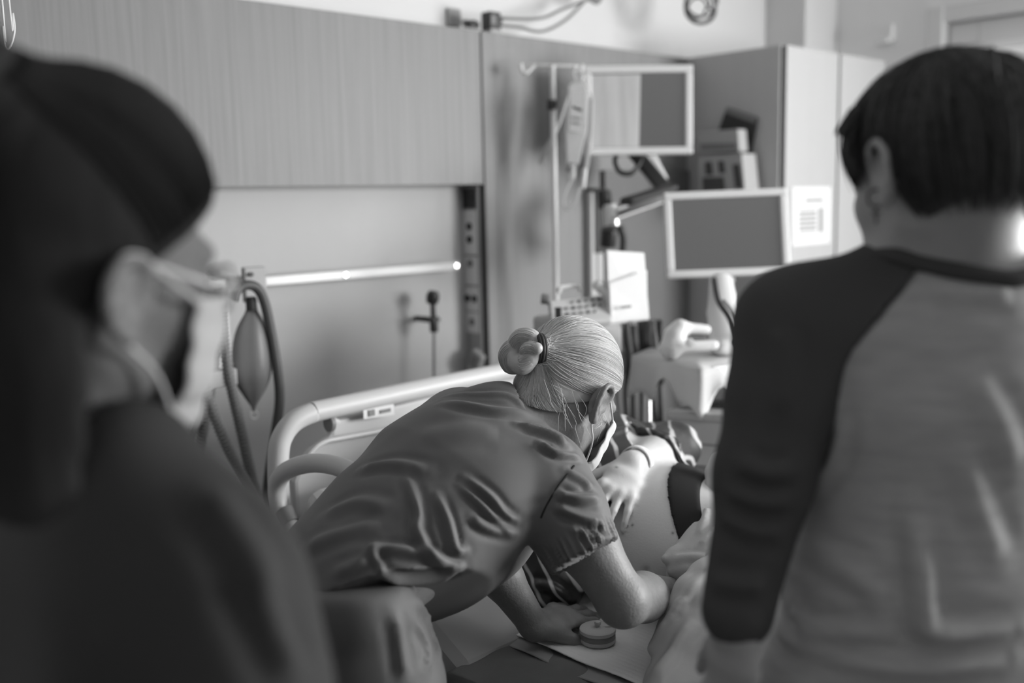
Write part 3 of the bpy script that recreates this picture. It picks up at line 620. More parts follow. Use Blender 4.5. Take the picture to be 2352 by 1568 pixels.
rod('side_knob', P(1243, 686, 2.62), P(1262, 688, 2.62), .014, MIDG, rc); lathe('round_knob', [(.004, -.016), (.015, -.01), (.017, 0), (.012, .012), (.003, .015)], P(1375, 655, 2.68), (0, 0, 1), IVW, rc, 18)
rod('lever', P(1375, 660, 2.68), P(1395, 680, 2.68), .01, IVW, rc)
obox('dark_icon', P(1282, 718, 2.535), CR*.008, CU*.014, CF*.002, BLACK, rc, .001)
s0 = P(1320, 800, 2.68); rod('stand_post', [s0[0], s0[1], .06], [s0[0], s0[1], cen[2]-.1], .02, MIDG, rc)
for i in range(4): q = i*math.pi/2+.4; rod('stand_foot', [s0[0], s0[1], .05], [s0[0]+.24*math.cos(q), s0[1]+.24*math.sin(q), .03], .02, MIDG, rc)
fo = thing('paper_pad', 'white paper pad standing upright beside the recorder', 'paper', tuple(P(1445, 745, 2.65)))
plate('front_sheet', [P(1394, 574, 2.68), P(1400, 745, 2.64), P(1492, 733, 2.68), P(1480, 580, 2.72)], .012, PAPER, fo, .002)
plate('top_sheet', [P(1400, 650, 2.655), P(1404, 742, 2.635), P(1488, 728, 2.67), P(1486, 620, 2.69)], .002, mat('paper_bright', .9, .7, .2), fo, 0)
plate('print_line', [P(1425, 703, 2.64), P(1426, 709, 2.64), P(1450, 706, 2.645), P(1450, 700, 2.645)], .0006, INK, fo, 0)
obox('clip', P(1454, 742, 2.66), CR*.006, CU*.006, CF*.006, STEEL, fo, .001)
for px_, t_ in ((1440, 2.75), (1500, 2.8)): tube('easel_leg', [P(px_, 735, t_), P(px_+8, 800, t_), P(px_+18, 870, t_)], .006, MIDG, fo, 8)
dkb = thing('dark_cable_bundle', 'dark bundle of hanging leads under the recorder', 'cables', tuple(P(1480, 820, 2.75)))
for i in range(9):
    x = 1428+i*11; tube('lead', [P(x, 735, 2.9), P(x-4+3*i % 7, 780, 2.92), P(x+6, 830, 2.95+.01*(i % 3)), P(x-10+(i*7) % 15, 900, 2.95), P(x+4, 990, 2.95)], .0085, BLACK if i % 3 else MIDG, dkb, 8)

# ------------------------------------------------------------------ trolley with white cloth
zt_ = P(1560, 830, 2.6)[2]
TQ = [at(x, y, 'Z', zt_) for x, y in ((1458, 818), (1608, 853), (1790, 822), (1560, 786))]
tr = thing('trolley', 'equipment trolley under a white cloth at the foot of the wardrobe', 'trolley', (TQ[0]*.5+TQ[2]*.5)*[1, 1, 0])
plate('table_top', [q-[0, 0, .008] for q in TQ], .025, GREYP, tr, .004)
cn = sum(TQ)/4
for q in TQ: r_ = cn+(q-cn)*.8; rod('leg', [r_[0], r_[1], .05], [r_[0], r_[1], zt_-.03], .012, STEEL, tr); lathe('castor', [(.005, -.012), (.028, -.01), (.03, 0), (.028, .01), (.005, .012)], (r_[0], r_[1], .03), (1, 0, 0), BLACK, tr, 16)
plate('lower_shelf', [(cn+(q-cn)*.86)*[1, 1, 0]+[0, 0, .62] for q in TQ], .02, GREYP, tr, .003)
nb = 20; per = []
for i in range(4):
    for k in range(nb): per.append(TQ[i]+(TQ[(i+1) % 4]-TQ[i])*k/nb)
per = np.array(per); M_ = len(per); V = [cn+[0, 0, .004]]; rows = 7
for j in range(rows):
    for i in range(M_):
        out = nrm((per[i]-cn)*[1, 1, 0]); s = max(j-1, 0)/(rows-2); drop = (.085+.028*math.sin(i*.42)+.02*math.sin(i*.93+1))*s
        V.append(per[i]*(1 if j else .5)+(cn*.5 if j == 0 else 0)+out*(.006+s*(.012+.010*math.sin(i*.8)))*(j > 0)+np.array([0, 0, .004+.002*math.sin(i*.7)*(j > 0)-drop]))
Fc = [(0, 1+i, 1+(i+1) % M_) for i in range(M_)]
for j in range(rows-1):
    for i in range(M_): k = (i+1) % M_; Fc.append((1+j*M_+i, 1+(j+1)*M_+i, 1+(j+1)*M_+k, 1+j*M_+k))
cl = mesh('trolley_cloth', V, Fc, SHEET, None, True); tag(cl, 'white cloth draped over the equipment trolley', 'cloth'); sd = cl.modifiers.new('thick', 'SOLIDIFY'); sd.thickness = .002; sd.offset = 1
bx = thing('paper_box', 'open white paper box at the front edge of the trolley', 'box', tuple(P(1660, 870, 2.45)))
q = [P(1640, 842, 2.47), P(1648, 890, 2.47), P(1714, 884, 2.5), P(1722, 832, 2.52)]; plate('front', q, .008, PAPER, bx, .001)
q = [P(1612, 838, 2.55), P(1615, 878, 2.55), P(1648, 884, 2.475), P(1640, 842, 2.475)]; plate('side', q, .006, mat('card_pale', .42, .7, .2), bx, .001)
plate('top_flap', [P(1612, 836, 2.55), P(1640, 842, 2.47), P(1722, 831, 2.52), P(1700, 822, 2.62)], .006, PAPER, bx, .001)
dv = thing('probe_holder', 'white moulded probe holder with a rounded head on the trolley', 'device', tuple(P(1580, 800, 2.58)))
vv_ = Vol(P(1580, 770, 2.6)-.16, P(1580, 770, 2.6)+.17, .005)
vv_.chain([P(1540, 800, 2.58), P(1550, 770, 2.58), P(1562, 752, 2.58)], [.03, .026, .022], .012); vv_.cone(P(1562, 752, 2.58), P(1622, 757, 2.6), .017, .014, .01); vv_.cone(P(1545, 797, 2.56), P(1640, 792, 2.58), .016, .014, .014)
V, Q = vv_.surface(2); qmesh('shell', V, Q, WHITE, dv); lathe('button', [(.003, -.004), (.012, -.002), (.012, .003), (.003, .005)], P(1584, 787, 2.54), -CF, mat('glossy_white', .85, .15, .6), dv, 16); obox('recess', P(1594, 776, 2.575), CR*.03, CU*.005, CF*.004, MIDG, dv, .002)
sd_ = thing('monitor_stand', 'white column stand carrying the lower monitor on the trolley', 'stand', tuple(P(1660, 800, 2.62)))
vs = Vol(np.minimum(P(1620, 620, 2.75), P(1710, 820, 2.6))-.12, np.maximum(P(1620, 620, 2.75), P(1710, 820, 2.6))+.12, .006)
vs.loft([(P(1656, 640, 2.78), CR*.033, CF*.018), (P(1662, 720, 2.74), CR*.046, CF*.02), (P(1670, 795, 2.66), CR*.05, CF*.03)], .01); vs.cone(P(1655, 797, 2.62), P(1712, 797, 2.64), .02, .02, .03)
V, Q = vs.surface(2); qmesh('column', V, Q, WHITE, sd_)
tube('cable', [P(1640, 640, 2.76), P(1650, 690, 2.71), P(1672, 725, 2.66), P(1690, 765, 2.6), P(1697, 795, 2.58)], .0075, BLACK, sd_, 10); tube('cable', [P(1662, 690, 2.68), P(1682, 715, 2.65), P(1702, 750, 2.6), P(1700, 780, 2.58)], .006, GREYP, sd_, 10)
obox('mount', cl_-nl*.075-vl*Hl*.7, ul*.03, vl*.05, nl*.02, WHITE, sd_, .004)
ms = tag(obox('computer_mouse', P(1712, 786, 2.5), nrm(CR-CF*.3)*.03, nrm(CF+CR*.3)*.02, np.array([0, 0, .012]), BLACK, None, .01), 'black rounded pointing device at the right end of the trolley', 'mouse')
# machine on the lower shelf
mc = thing('suction_unit', 'boxy cream machine with a dark dial standing low behind the bed', 'machine', tuple(P(1620, 1040, 2.45)))
u_ = nrm(np.array([.35, -.94, 0])); v_ = nrm(np.array([.94, .35, 0])); z_ = np.array([0, 0, 1.0]); c = P(1640, 1000, 2.55)
MCM = mat('machine_cream', .42, .5, .4)
obox('body', c, u_*.105, v_*.1, z_*.058, MCM, mc, .012); obox('lid', c+z_*.066, u_*.1, v_*.095, z_*.012, MCM, mc, .008); obox('top_recess', c+z_*.079+u_*.03, u_*.035, v_*.03, z_*.002, BLACK, mc, .001)
rod('dial', c-v_*.1+u_*.055+z_*-.005, c-v_*.108+u_*.055+z_*-.005, .013, BLACK, mc); obox('base', c-z_*.066, u_*.1, v_*.095, z_*.01, MIDG, mc, .004); obox('seam', c-v_*.1005-z_*.0, u_*.1, v_*.001, z_*.002, MIDG, mc, 0)
rod('support', c-z_*.07, np.array([c[0], c[1], 0.0]), .03, MIDG, mc)
# ------------------------------------------------------------------ the bed
YH = 1.78
def hbp(px_, py_, dy=0.0): return at(px_, py_, 'Y', YH+dy)
bed = thing('hospital_bed', 'cream hospital bed with a curved headboard and raised backrest', 'bed', (1.5, 1.2, 0))
zt0 = hbp(760, 937)[2]; xl = hbp(640, 1010)[0]
hp_ = [hbp(648, 1215), hbp(640, 1120), hbp(640, 1040), hbp(650, 1000), hbp(675, 968), hbp(715, 948), hbp(760, 937), [1.55, YH, zt0+.008], [1.85, YH, zt0+.008], [1.94, YH, zt0-.01], [1.97, YH, zt0-.08], [1.98, YH, zt0-.25]]
tube('headboard_frame', hp_, .022, CREAM, bed, 16)
pn = [hbp(770, 955), hbp(790, 965), [1.9, YH, zt0-.0], [1.93, YH, .72], hbp(690, 1210), hbp(684, 1110), hbp(700, 1062), hbp(722, 1034), hbp(745, 1018), hbp(768, 1000)]
plate('headboard_panel', [np.asarray(q)+[0, .012, 0] for q in pn][::-1], .022, CREAM, bed, .008)
rod('handle_end', hbp(752, 972, .0), hbp(762, 970, .0), .019, MIDG, bed)
tube('panel_lip', [hbp(700, 1064, -.014), hbp(715, 1038, -.014), hbp(745, 1015, -.014), hbp(800, 1003, -.014), [1.5, YH-.014, zt0-.075]], .006, CREAM, bed, 8)
a, b = hbp(835, 950, -.014), hbp(905, 940, -.014); plate('control_sticker', [a+[0, 0, .012], a-[0, 0, .012], b-[0, 0, .012], b+[0, 0, .012]], .002, WHITE, bed, 0)
for u in (.25, .7): c = a+(b-a)*u+[0, -.002, 0]; obox('sticker_print', c, (.014 if u > .5 else .008, 0, 0), (0, .0006, 0), (0, 0, .004 if u > .5 else .007), MIDG, bed, 0)
XB = 1.0
def sr(px_, py_): return at(px_, py_, 'X', XB)
rail = tube('side_rail', [sr(655, 1195), sr(641, 1165), sr(636, 1120), sr(648, 1090), sr(680, 1071), sr(725, 1063), sr(775, 1070), sr(820, 1092), sr(860, 1130), sr(880, 1200), sr(885, 1280)], .0185, CREAM, bed, 16)
rod('rail_grip', sr(652, 1172), sr(668, 1203), .0195, MIDG, rail); rod('rail_pivot', sr(664, 1196), sr(680, 1224), .015, CREAM, rail)
MATT = mat('mattress_cover', .5, .6, .3, var=.03)
obox('mattress_base', (1.48, .99, .665), (.46, 0, 0), (0, .27, 0), (0, 0, .075), MATT, bed, .025)
ca = math.radians(27); ax_ = np.array([0, math.cos(ca), math.sin(ca)]); nz_ = np.array([0, -math.sin(ca), math.cos(ca)])
hinge = np.array([1.48, 1.24, .74]); obox('mattress_back', hinge+ax_*.26-nz_*.06, (.44, 0, 0), ax_*.27, nz_*.06, MATT, bed, .03)
obox('back_frame', hinge+ax_*.25-nz_*.14, (.42, 0, 0), ax_*.25, nz_*.012, GREYP, bed, .003)
box('frame', (1.06, .74, .5), (1.9, YH-.05, .585), GREYP, bed, .006)
for x in (1.15, 1.8):
    for y in (.85, 1.65): rod('leg', (x, y, .1), (x, y, .5), .025, GREYP, bed); lathe('castor', [(.01, -.02), (.055, -.016), (.06, 0), (.055, .016), (.01, .02)], (x, y, .06), (1, 0, 0), BLACK, bed, 20)
# pillow
pv = Vol((1.15, 1.3, .85), (1.85, 1.85, 1.25), .012); pc = hinge+ax_*.36+nz_*.05; pv.ell(pc, (.24, .13, .045), np.array([[1, 0, 0], ax_, nz_]), .02); pv.ell(pc, (.2, .15, .04), np.array([[1, 0, 0], ax_, nz_]), .04)
V, Q = pv.surface(2); V = wobble(V, normals(V, Q), .004, 30, 3); tag(qmesh('pillow', V, Q, SHEET), 'white pillow on the raised backrest under the patient', 'pillow')
# sheet and incontinence pads on the mattress
ZM = .742
def grid_cloth(name, x0, x1, y0, y1, z, m_, nx=60, ny=60, amp=.0015, hang=None, seed=1, thick=.002, quilt=0, skew=0.0):
    g = np.random.default_rng(seed); ph = g.uniform(0, 6, 8); V = []; Fc = []
    for j in range(ny+1):
        for i in range(nx+1):
            u, v = i/nx, j/ny; y = y0+(y1-y0)*v; x = x0+(x1-x0)*u+skew*(y-y0)
            zz = z+amp*(math.sin(23*x+ph[0]+9*y)+math.sin(31*y+ph[1]+5*math.sin(14*x))+.6*math.sin(60*x+40*y+ph[2]))
            if quilt: zz += quilt*(abs(math.sin(math.pi*x/.012))**.5+.7*abs(math.sin(math.pi*y/.028))**.5)
            if hang and x < hang:
                d = hang-x; x = hang-.3*min(d, .02)-.006*math.sin(25*y+ph[3]); zz = z-max(d-.008, 0)*.98
            V.append((x, y, zz))
    for j in range(ny):
        for i in range(nx): a = j*(nx+1)+i; Fc.append((a, a+1, a+nx+2, a+nx+1))
    o = mesh(name, V, Fc, m_, None, True); s = o.modifiers.new('thick', 'SOLIDIFY'); s.thickness = thick; s.offset = 1; return o
PADW = mat('pad_white', .92, .8, .2, bump=.15, bscale=250); PADG = mat('pad_grey_sheet', .2, .8, .2, bump=.1, bscale=300, var=.06, vscale=(20, 20, 20)); FILM = mat('pad_film', .36, .5, .4, var=.08, vscale=(25, 25, 25))
tag(grid_cloth('draw_sheet', .9, 1.85, .74, 1.26, ZM, PADG, 90, 60, .0016, hang=1.03, seed=2), 'grey draw sheet covering the mattress and hanging over its side', 'sheet')
tag(grid_cloth('pad_border', 1.165, 1.5, .76, 1.36, ZM+.004, FILM, 60, 60, .0018, seed=5), 'thin crinkled plastic border of the pad lying on the sheet', 'pad border')
tag(grid_cloth('quilted_pad', 1.205, 1.55, .78, 1.40, ZM+.009, PADW, 200, 160, .0012, seed=8, quilt=.0007, skew=-.02), 'white quilted absorbent pad under the round measuring tape', 'pad')
# measuring tape
tc_ = at(1373, 1470, 'Z', ZM+.014); tc_[2] = ZM+.0125
mt = thing('measuring_tape', 'small round measuring tape case with a centre button on the pad', 'measuring tape', tuple(tc_))
TR_ = 42/FPX*1.8
TW = mat('tape_white', .5, .45, .4); lathe('case', [(TR_*.93, 0), (TR_*.985, .003), (TR_*.985, .0065), (TR_*.96, .0075), (TR_*.96, .018), (TR_*.99, .019), (TR_, .021), (TR_*.985, .0245), (TR_*.9, .0265), (TR_*.3, .0275)], tc_, (0, 0, 1), TW, mt, 64)
lathe('band', [(TR_*.962, .008), (TR_*.972, .0085), (TR_*.972, .0175), (TR_*.962, .018)], tc_, (0, 0, 1), mat('tape_band', .2, .5, .4), mt, 64)
lathe('button', [(.003, .026), (.0035, .03), (.0055, .0315), (.0062, .0345), (.005, .0375), (.001, .0385)], tc_, (0, 0, 1), TW, mt, 28)
for k in range(2):
    c = tc_+np.array([.012, -.012-.003*k, .0275]); obox('print_line', c, nrm(CR)*np.array([1, 1, 0])*(.008-.002*k), nrm(np.cross([0, 0, 1], CR))*.0004, (0, 0, .0002), INK, mt, 0)

# ------------------------------------------------------------------ people: shared anatomy
SKIN = mat('skin', .36, .5, .4, bump=.08, bscale=350, sss=.05, var=.06, vscale=(30, 30, 30))
SKIN2 = mat('skin_dim', .37, .5, .35, bump=.06, bscale=350, sss=.05, var=.06, vscale=(30, 30, 30))
PSKIN = mat('skin_patient', .43, .5, .4, bump=.06, bscale=300, sss=.08, var=.05, vscale=(25, 25, 25))
EYEW = mat('eye_white', .7, .2, .5)
def ear(v, f, sd, k=.004, s=1.0):
    q = lambda x, y, z: f.p(x-.004, sd*(.080+y*1.15), z)
    hx = [(.014, -.002, .002), (.016, .004, .016), (.008, .011, .030), (-.008, .016, .034), (-.022, .020, .026), (-.027, .021, .010), (-.023, .018, -.008), (-.014, .013, -.022), (-.002, .008, -.031)]
    pts = spline([q(*p) for p in hx], 3); v.chain(list(pts), [.0042]*len(pts), k)
    v.ell(q(-.004, .003, .0), (.021, .0075, .029), f.A, .006); v.ell(q(.0, .006, -.028), (.010, .006, .010), f.A, .006)
    an2 = spline([q(-.012, .013, .022), q(-.015, .014, .006), q(-.010, .012, -.010), q(.0, .009, -.016)], 3); v.chain(list(an2), [.0034]*len(an2), k)
    v.ell(q(.004, .013, .002), (.009, .007, .012), f.A, .004, 'cut')
    v.ell(q(.016, .0, -.002), (.006, .008, .008), f.A, .004); v.ell(q(.006, .004, .021), (.012, .006, .012), f.A, .004); v.ell(q(-.012, .008, .014), (.012, .005, .016), f.A, .004)
def head(v, f, base, rn=.052, ears=(1, -1), k=.015, crown=(.052, .088)):
    S = f.s; A = f.A
    v.ell(f.p(-.012, 0, crown[0]), np.array([.097, .075, crown[1]])*S, A, k); v.ell(f.p(.04, 0, -.02), np.array([.056, .058, .085])*S, A, .02); v.ell(f.p(.0, 0, -.02), np.array([.07, .066, .07])*S, A, .02)
    for s in (1, -1):
        v.cone(f.p(-.005, s*.052, -.05), f.p(.075, s*.014, -.1), .018*S, .015*S, .02); v.ell(f.p(.058, s*.036, -.018), np.array([.028, .026, .028])*S, A, .02)
    v.ell(f.p(.084, 0, -.1), np.array([.018, .02, .016])*S, A, .015); v.cone(f.p(.086, -.03, .034), f.p(.086, .03, .034), .011*S, .011*S, .015)
    for s in (1, -1): v.ell(f.p(.1, s*.031, .012), np.array([.012, .016, .011])*S, A, .01, 'cut')
    for s in (1, -1): v.ell(f.p(.083, s*.031, .012), np.array([.012, .0125, .0115])*S, A, .003)
    v.cone(f.p(.099, 0, .024), f.p(.117, 0, -.02), .0065*S, .010*S, .008); v.ell(f.p(.106, 0, -.027), np.array([.011, .016, .009])*S, A, .006)
    v.cone(f.p(.096, -.02, -.06), f.p(.101, 0, -.056), .006*S, .007*S, .006); v.cone(f.p(.101, 0, -.056), f.p(.096, .02, -.06), .007*S, .006*S, .006); v.cone(f.p(.095, -.016, -.07), f.p(.095, .016, -.07), .007*S, .007*S, .006)
    v.cone(f.p(-.03, 0, -.03), base, rn*1.02, rn*1.08, .03); v.cone(f.p(.01, 0, -.06), base+f.f*.01, rn*.8, rn*.95, .03)
    for s in ears: ear(v, f, s)
def hand(v, f, thumb, curl=(10, 15, 10), spread=6, tc=(25, 10), s=1.0, kk=.006):
    W = lambda x, y, z: f.p(x*s, y*s, z*s)
    v.loft([(W(-.01, 0, 0), f.l*.027*s, f.u*.019*s), (W(.04, 0, 0), f.l*.038*s, f.u*.016*s), (W(.085, 0, 0), f.l*.040*s, f.u*.012*s)], .01)
    L = [(.042, .026, .021), (.046, .029, .022), (.042, .027, .021), (.034, .021, .018)]; by = [.030, .0105, -.010, -.030]; bx = [.086, .09, .086, .078]
    for i in range(4):
        p = W(bx[i], thumb*by[i], .001); a = 0; sp = math.radians(spread*(1.5-i))*thumb; r = [.0095, .0088, .0078, .0064]
        cu = curl[i] if isinstance(curl[0], (tuple, list)) else curl
        v.ell(p, np.array([.013, .0105, .0115])*s, f.A, .008)
        for j in range(3):
            a += math.radians(cu[j]); d = math.cos(a)*(math.cos(sp)*f.f+math.sin(sp)*f.l)-math.sin(a)*f.u; q = p+d*L[i][j]*s
            v.cone(p, q, r[j]*s*(.92 if i == 3 else 1), r[j+1]*s*(.92 if i == 3 else 1), kk if j else .008); p = q
    p = W(.018, thumb*.022, -.006); a = math.radians(tc[0]); d = nrm(f.f*math.cos(math.radians(42))+thumb*f.l*math.sin(math.radians(42))-f.u*.25)
    for j, (l_, r0, r1) in enumerate([(.045, .0145, .0118), (.033, .0115, .0098), (.026, .0098, .0078)]):
        q = p+d*l_*s; v.cone(p, q, r0*s, r1*s, .01 if j == 0 else .005); p = q; d = nrm(d*math.cos(math.radians(tc[1]))+nrm(f.f)*math.sin(math.radians(tc[1])))
def mask(f, name, m_, parent, z0=.002, z1=-.112, wrap=78, cx=.044, R=.074):
    nx, nz = 40, 24; V = []; Fc = []
    for j in range(nz+1):
        w_ = j/nz; z = z0+(z1-z0)*w_
        for i in range(nx+1):
            ph = math.radians(-wrap+2*wrap*i/nx); rr = R*(1-.16*max(0, w_-.55)/.45); cheek = 1-.12*abs(math.sin(ph))*(w_ > .75)
            x = cx+rr*math.cos(ph)*(1.0)+.012*math.exp(-(ph/.4)**2)*math.exp(-((w_-.22)/.22)**2)+.0016*math.sin(w_*math.pi*7)
            V.append(f.p(x, rr*math.sin(ph)*cheek, z-.006*math.cos(ph)*(w_ > .6)))
    for j in range(nz):
        for i in range(nx): a = j*(nx+1)+i; Fc.append((a, a+1, a+nx+2, a+nx+1))
    o = mesh(name, V, Fc, m_, parent, True); s_ = o.modifiers.new('thick', 'SOLIDIFY'); s_.thickness = .0016; s_.offset = 1
    return o, V[:nx+1], [V[j*(nx+1)] for j in range(nz+1)], [V[j*(nx+1)+nx] for j in range(nz+1)]
MASKM = mat('mask_fabric', .62, .8, .2, bump=.3, bscale=900, dist=.001)
def hair_dirs(n, f): pass
def cap_point(f, d, C=(-.012, 0, .052), r=(.107, .085, .1)):  # point of the hair cap in a direction given in head coordinates
    d = d/np.linalg.norm(d, axis=-1, keepdims=True); rad = 1/np.sqrt(((d/np.array(r))**2).sum(-1)); return np.array(C)+d*rad[..., None]
# ------------------------------------------------------------------ the bent midwife (scrubs, white hair in a knot, mask)
mw = thing('person', 'white-haired person in dark scrubs and mask bending over the bed', 'person', (.8, 1.27, 0))
MF = Frame((1.265, 1.199, 1.193), (.79, 0, -.62), (.62, 0, .79))
nb_ = np.array([1.125, 1.222, 1.148])
SR = P(1262, 1125, 1.625); EL = P(1430, 1380, 1.60); WR = P(1540, 1358, 1.80); SL = np.array([1.15, 1.35, 1.13]); ELL = np.array([1.12, 1.29, .955]); WL = np.array([1.193, 1.212, .785])
body = Vol((.62, .86, .72), (1.52, 1.56, 1.36), .0036)
head(body, MF, nb_, .05)
tor = [((.79, 1.26, .92), (0, .125, 0), (-.035, 0, .055)), ((.90, 1.26, 1.0), (0, .13, 0), (-.045, 0, .07)), ((1.02, 1.245, 1.065), (0, .16, .02), (-.05, 0, .09)), ((1.09, 1.23, 1.105), (0.01, .15, .04), (-.03, 0, .07))]
body.loft(tor, .03); body.cone(nb_, (1.08, 1.23, 1.11), .06, .09, .03); body.cone((1.07, 1.2, 1.09), SR, .065, .05, .03); body.cone((1.08, 1.27, 1.12), SL, .065, .05, .03)
body.chain([SR, SR*.5+EL*.5+[0, 0, .004], EL], [.05, .049, .040], .02); fd = nrm(WR-EL); body.chain([EL, EL*.6+WR*.4, WR], [.041, .040, .026], .015)
hand(body, Frame(WR, fd*.8+np.array([.1, .25, -.05]), np.array([-.35, -.3, .9])), 1, (18, 22, 12), 7)
body.chain([SL, SL*.5+ELL*.5, ELL], [.05, .045, .04], .02); body.chain([ELL, ELL*.55+WL*.45, WL], [.04, .037, .026], .015)
hand(body, Frame(WL, (1, .04, -.06), (-.05, -.15, 1)), -1, ((14, 20, 16), (10, 14, 12), (8, 12, 10), (8, 10, 8)), 5, (20, 8))
for s in (1, -1): body.cone((.795, 1.265+s*.085, .87), (.80, 1.265+s*.09, .74), .062, .062, .03)
V, Q = body.surface(1); MWSKIN = mat('skin_midwife', .21, .5, .35, bump=.10, bscale=220, sss=.04, var=.12, vscale=(40, 40, 40))
qmesh('body', V, Q, MWSKIN, mw)
# scrub top
sh = Vol((.58, .9, .82), (1.34, 1.58, 1.3), .004)
TOP = [((.79, 1.235, .895), (0, .172, 0), (-.065, 0, .095)), ((.855, 1.24, .965), (0, .165, 0), (-.065, 0, .10)), ((.94, 1.245, 1.015), (0, .165, 0), (-.06, 0, .108)), ((1.04, 1.24, 1.07), (0, .175, .03), (-.06, 0, .112)), ((1.105, 1.235, 1.115), (.01, .155, .04), (-.035, 0, .09))]
sh.loft(TOP, .035); sh.cone((1.08, 1.24, 1.12), (1.135, 1.235, 1.158), .095, .082, .03)
sh.cone((1.06, 1.2, 1.08), P(1245, 1100, 1.64), .085, .074, .05); sh.cone((1.07, 1.28, 1.11), SL-[0, 0, .002], .085, .078, .04); sh.cone(SL, SL*.45+ELL*.55, .07, .06, .03)
sh.ell((1.04, 1.25, .985), (.16, .12, .09), None, .06)
hA = P(1350, 1273, 1.567); hN = nrm(P(1440, 1400, 1.55)-P(1320, 1180, 1.60))
slv = Vol(sh.lo, sh.lo+(sh.n-1)*sh.h, sh.h); slv.chain([P(1245, 1100, 1.64), P(1290, 1175, 1.605), P(1348, 1285, 1.565)], [.074, .066, .059], .03); slv.plane_cut(hA, hN)
sh.cone(P(1205, 1190, 1.60), P(1262, 1320, 1.62), .03, .045, .05, 'cut')
hh = np.maximum(.02-np.abs(sh.v-slv.v), 0)/.02; sh.v = np.minimum(sh.v, slv.v)-hh*hh*.005
p0, p1, p2 = P(868, 1350, 1.45), P(1060, 1333, 1.5), P(660, 1520, 1.6); hem_n = nrm(np.cross(p1-p0, p2-p0)); hem_n = hem_n if hem_n[2] < 0 else -hem_n
Xg = [(sh.lo[i]+np.arange(sh.n[i])*sh.h).astype(np.float32).reshape([-1 if j == i else 1 for j in range(3)]) for i in range(3)]
sh.v = np.maximum(sh.v, np.where((Xg[0] < 1.0)+0*Xg[1]+0*Xg[2] > 0, sum((Xg[i]-p0[i])*hem_n[i] for i in range(3)), -1.0)).astype(np.float32)
sh.cone(nb_+[.012, -.004, .012], MF.p(-.03, 0, -.02), .062, .054, .008, 'cut')
V, Q = sh.surface(2)
F_ = [([(826, 1072), (900, 1062), (984, 1077)], .010, .007), ([(930, 1086), (961, 1172), (961, 1217), (997, 1276), (1056, 1303)], .008, .010), ([(1002, 1131), (1029, 1194), (1047, 1257), (1068, 1264)], .0065, .009),
      ([(1065, 1095), (1124, 1140), (1155, 1176), (1187, 1199)], .0065, .008), ([(1055, 1113), (1105, 1154), (1142, 1192), (1183, 1225)], .006, .007), ([(1083, 1185), (1119, 1212), (1187, 1228)], .007, .007),
      ([(871, 1321), (934, 1336), (1006, 1330), (1056, 1310)], .009, .012), ([(835, 1257), (943, 1262), (1006, 1280)], .008, .008), ([(853, 1266), (868, 1294), (880, 1316)], .006, .007),
      ([(1010, 920), (1100, 928), (1165, 941), (1259, 950)], .009, .007), ([(1190, 970), (1255, 986), (1308, 1018)], .008, .009), ([(1241, 1015), (1278, 1039), (1336, 1046)], .006, .009),
      ([(1277, 1133), (1320, 1144), (1378, 1141)], .007, .010), ([(1279, 1160), (1320, 1180), (1394, 1200)], .008, .008), ([(1300, 1080), (1335, 1100), (1360, 1120)], .007, .005), ([(1310, 1205), (1345, 1225), (1400, 1235)], .006, .004),
      ([(740, 1180), (820, 1150), (900, 1170)], .012, .006), ([(700, 1260), (790, 1220), (880, 1200)], .012, .006), ([(760, 1320), (830, 1290), (870, 1240)], .01, .006), ([(960, 1000), (1060, 985), (1150, 990)], .02, .004), ([(1015, 905), (1100, 897), (1170, 905), (1235, 925)], .006, .003)]
V = folds(V, Q, F_)
# gathers at the elasticated cuff and a fine hem
d_ = (V-hA)@hN; rel = V-hA-d_[:, None]*hN; near = (np.linalg.norm(rel, axis=1) < .1) & (d_ > -.05) & (V[:, 0] > 1.02); u_ = nrm(np.cross(hN, [0, 0, 1])); w_ = np.cross(hN, u_); ang = np.arctan2(rel@w_, rel@u_)
N = normals(V, Q); amp = np.where(near, .0030*np.clip((d_+.042)/.02, 0, 1), 0)*(np.sin(ang*34+2*np.sin(ang*5))+.5*np.sin(ang*19+1)); V = V+N*amp[:, None]
N = normals(V, Q); V = wobble(V, N, .0016, 34, 5)
SCRUB = mat('scrub_cotton', .13, .62, .3, bump=.10, bscale=700, dist=.002, sheen=.12)
qmesh('scrub_top', V, Q, SCRUB, mw)
# sleeve seam
N0 = normals(V, Q); sp = spline(pick(V, N0, [(1322, 1066), (1303, 1092), (1280, 1120), (1255, 1160), (1240, 1190)]), 6); tube('sleeve_seam', sp, .0016, mat('seam_dark', .03, .8, .1), mw, 6, 0)
# trousers and shoes
pt = Vol((.55, .95, 0), (1.05, 1.58, 1.0), .0065)
pt.loft([((.79, 1.25, .945), (0, .172, 0), (.112, 0, 0)), ((.805, 1.255, .85), (0, .19, 0), (.135, 0, 0))], .03)
for s in (-1, 1): pt.chain([(.805, 1.265+s*.09, .80), (.82, 1.27+s*.1, .5), (.77, 1.27+s*.1, .07)], [.108, .085, .075], .03)
pt.plane_cut((0, 0, .045), (0, 0, -1)); V, Q = pt.surface(2)
V = folds(V, Q, [([(950, 1375), (985, 1400), (1040, 1405)], .009, .006), ([(960, 1420), (990, 1480), (985, 1545)], .008, .006), ([(1015, 1390), (1030, 1450), (1015, 1520)], .008, .006), ([(900, 1400), (925, 1480), (930, 1565)], .01, .006)])
V = wobble(V, normals(V, Q), .003, 26, 9); TRS = mat('scrub_trousers', .11, .65, .3, bump=.12, bscale=600, dist=.002); qmesh('trousers', V, Q, TRS, mw)
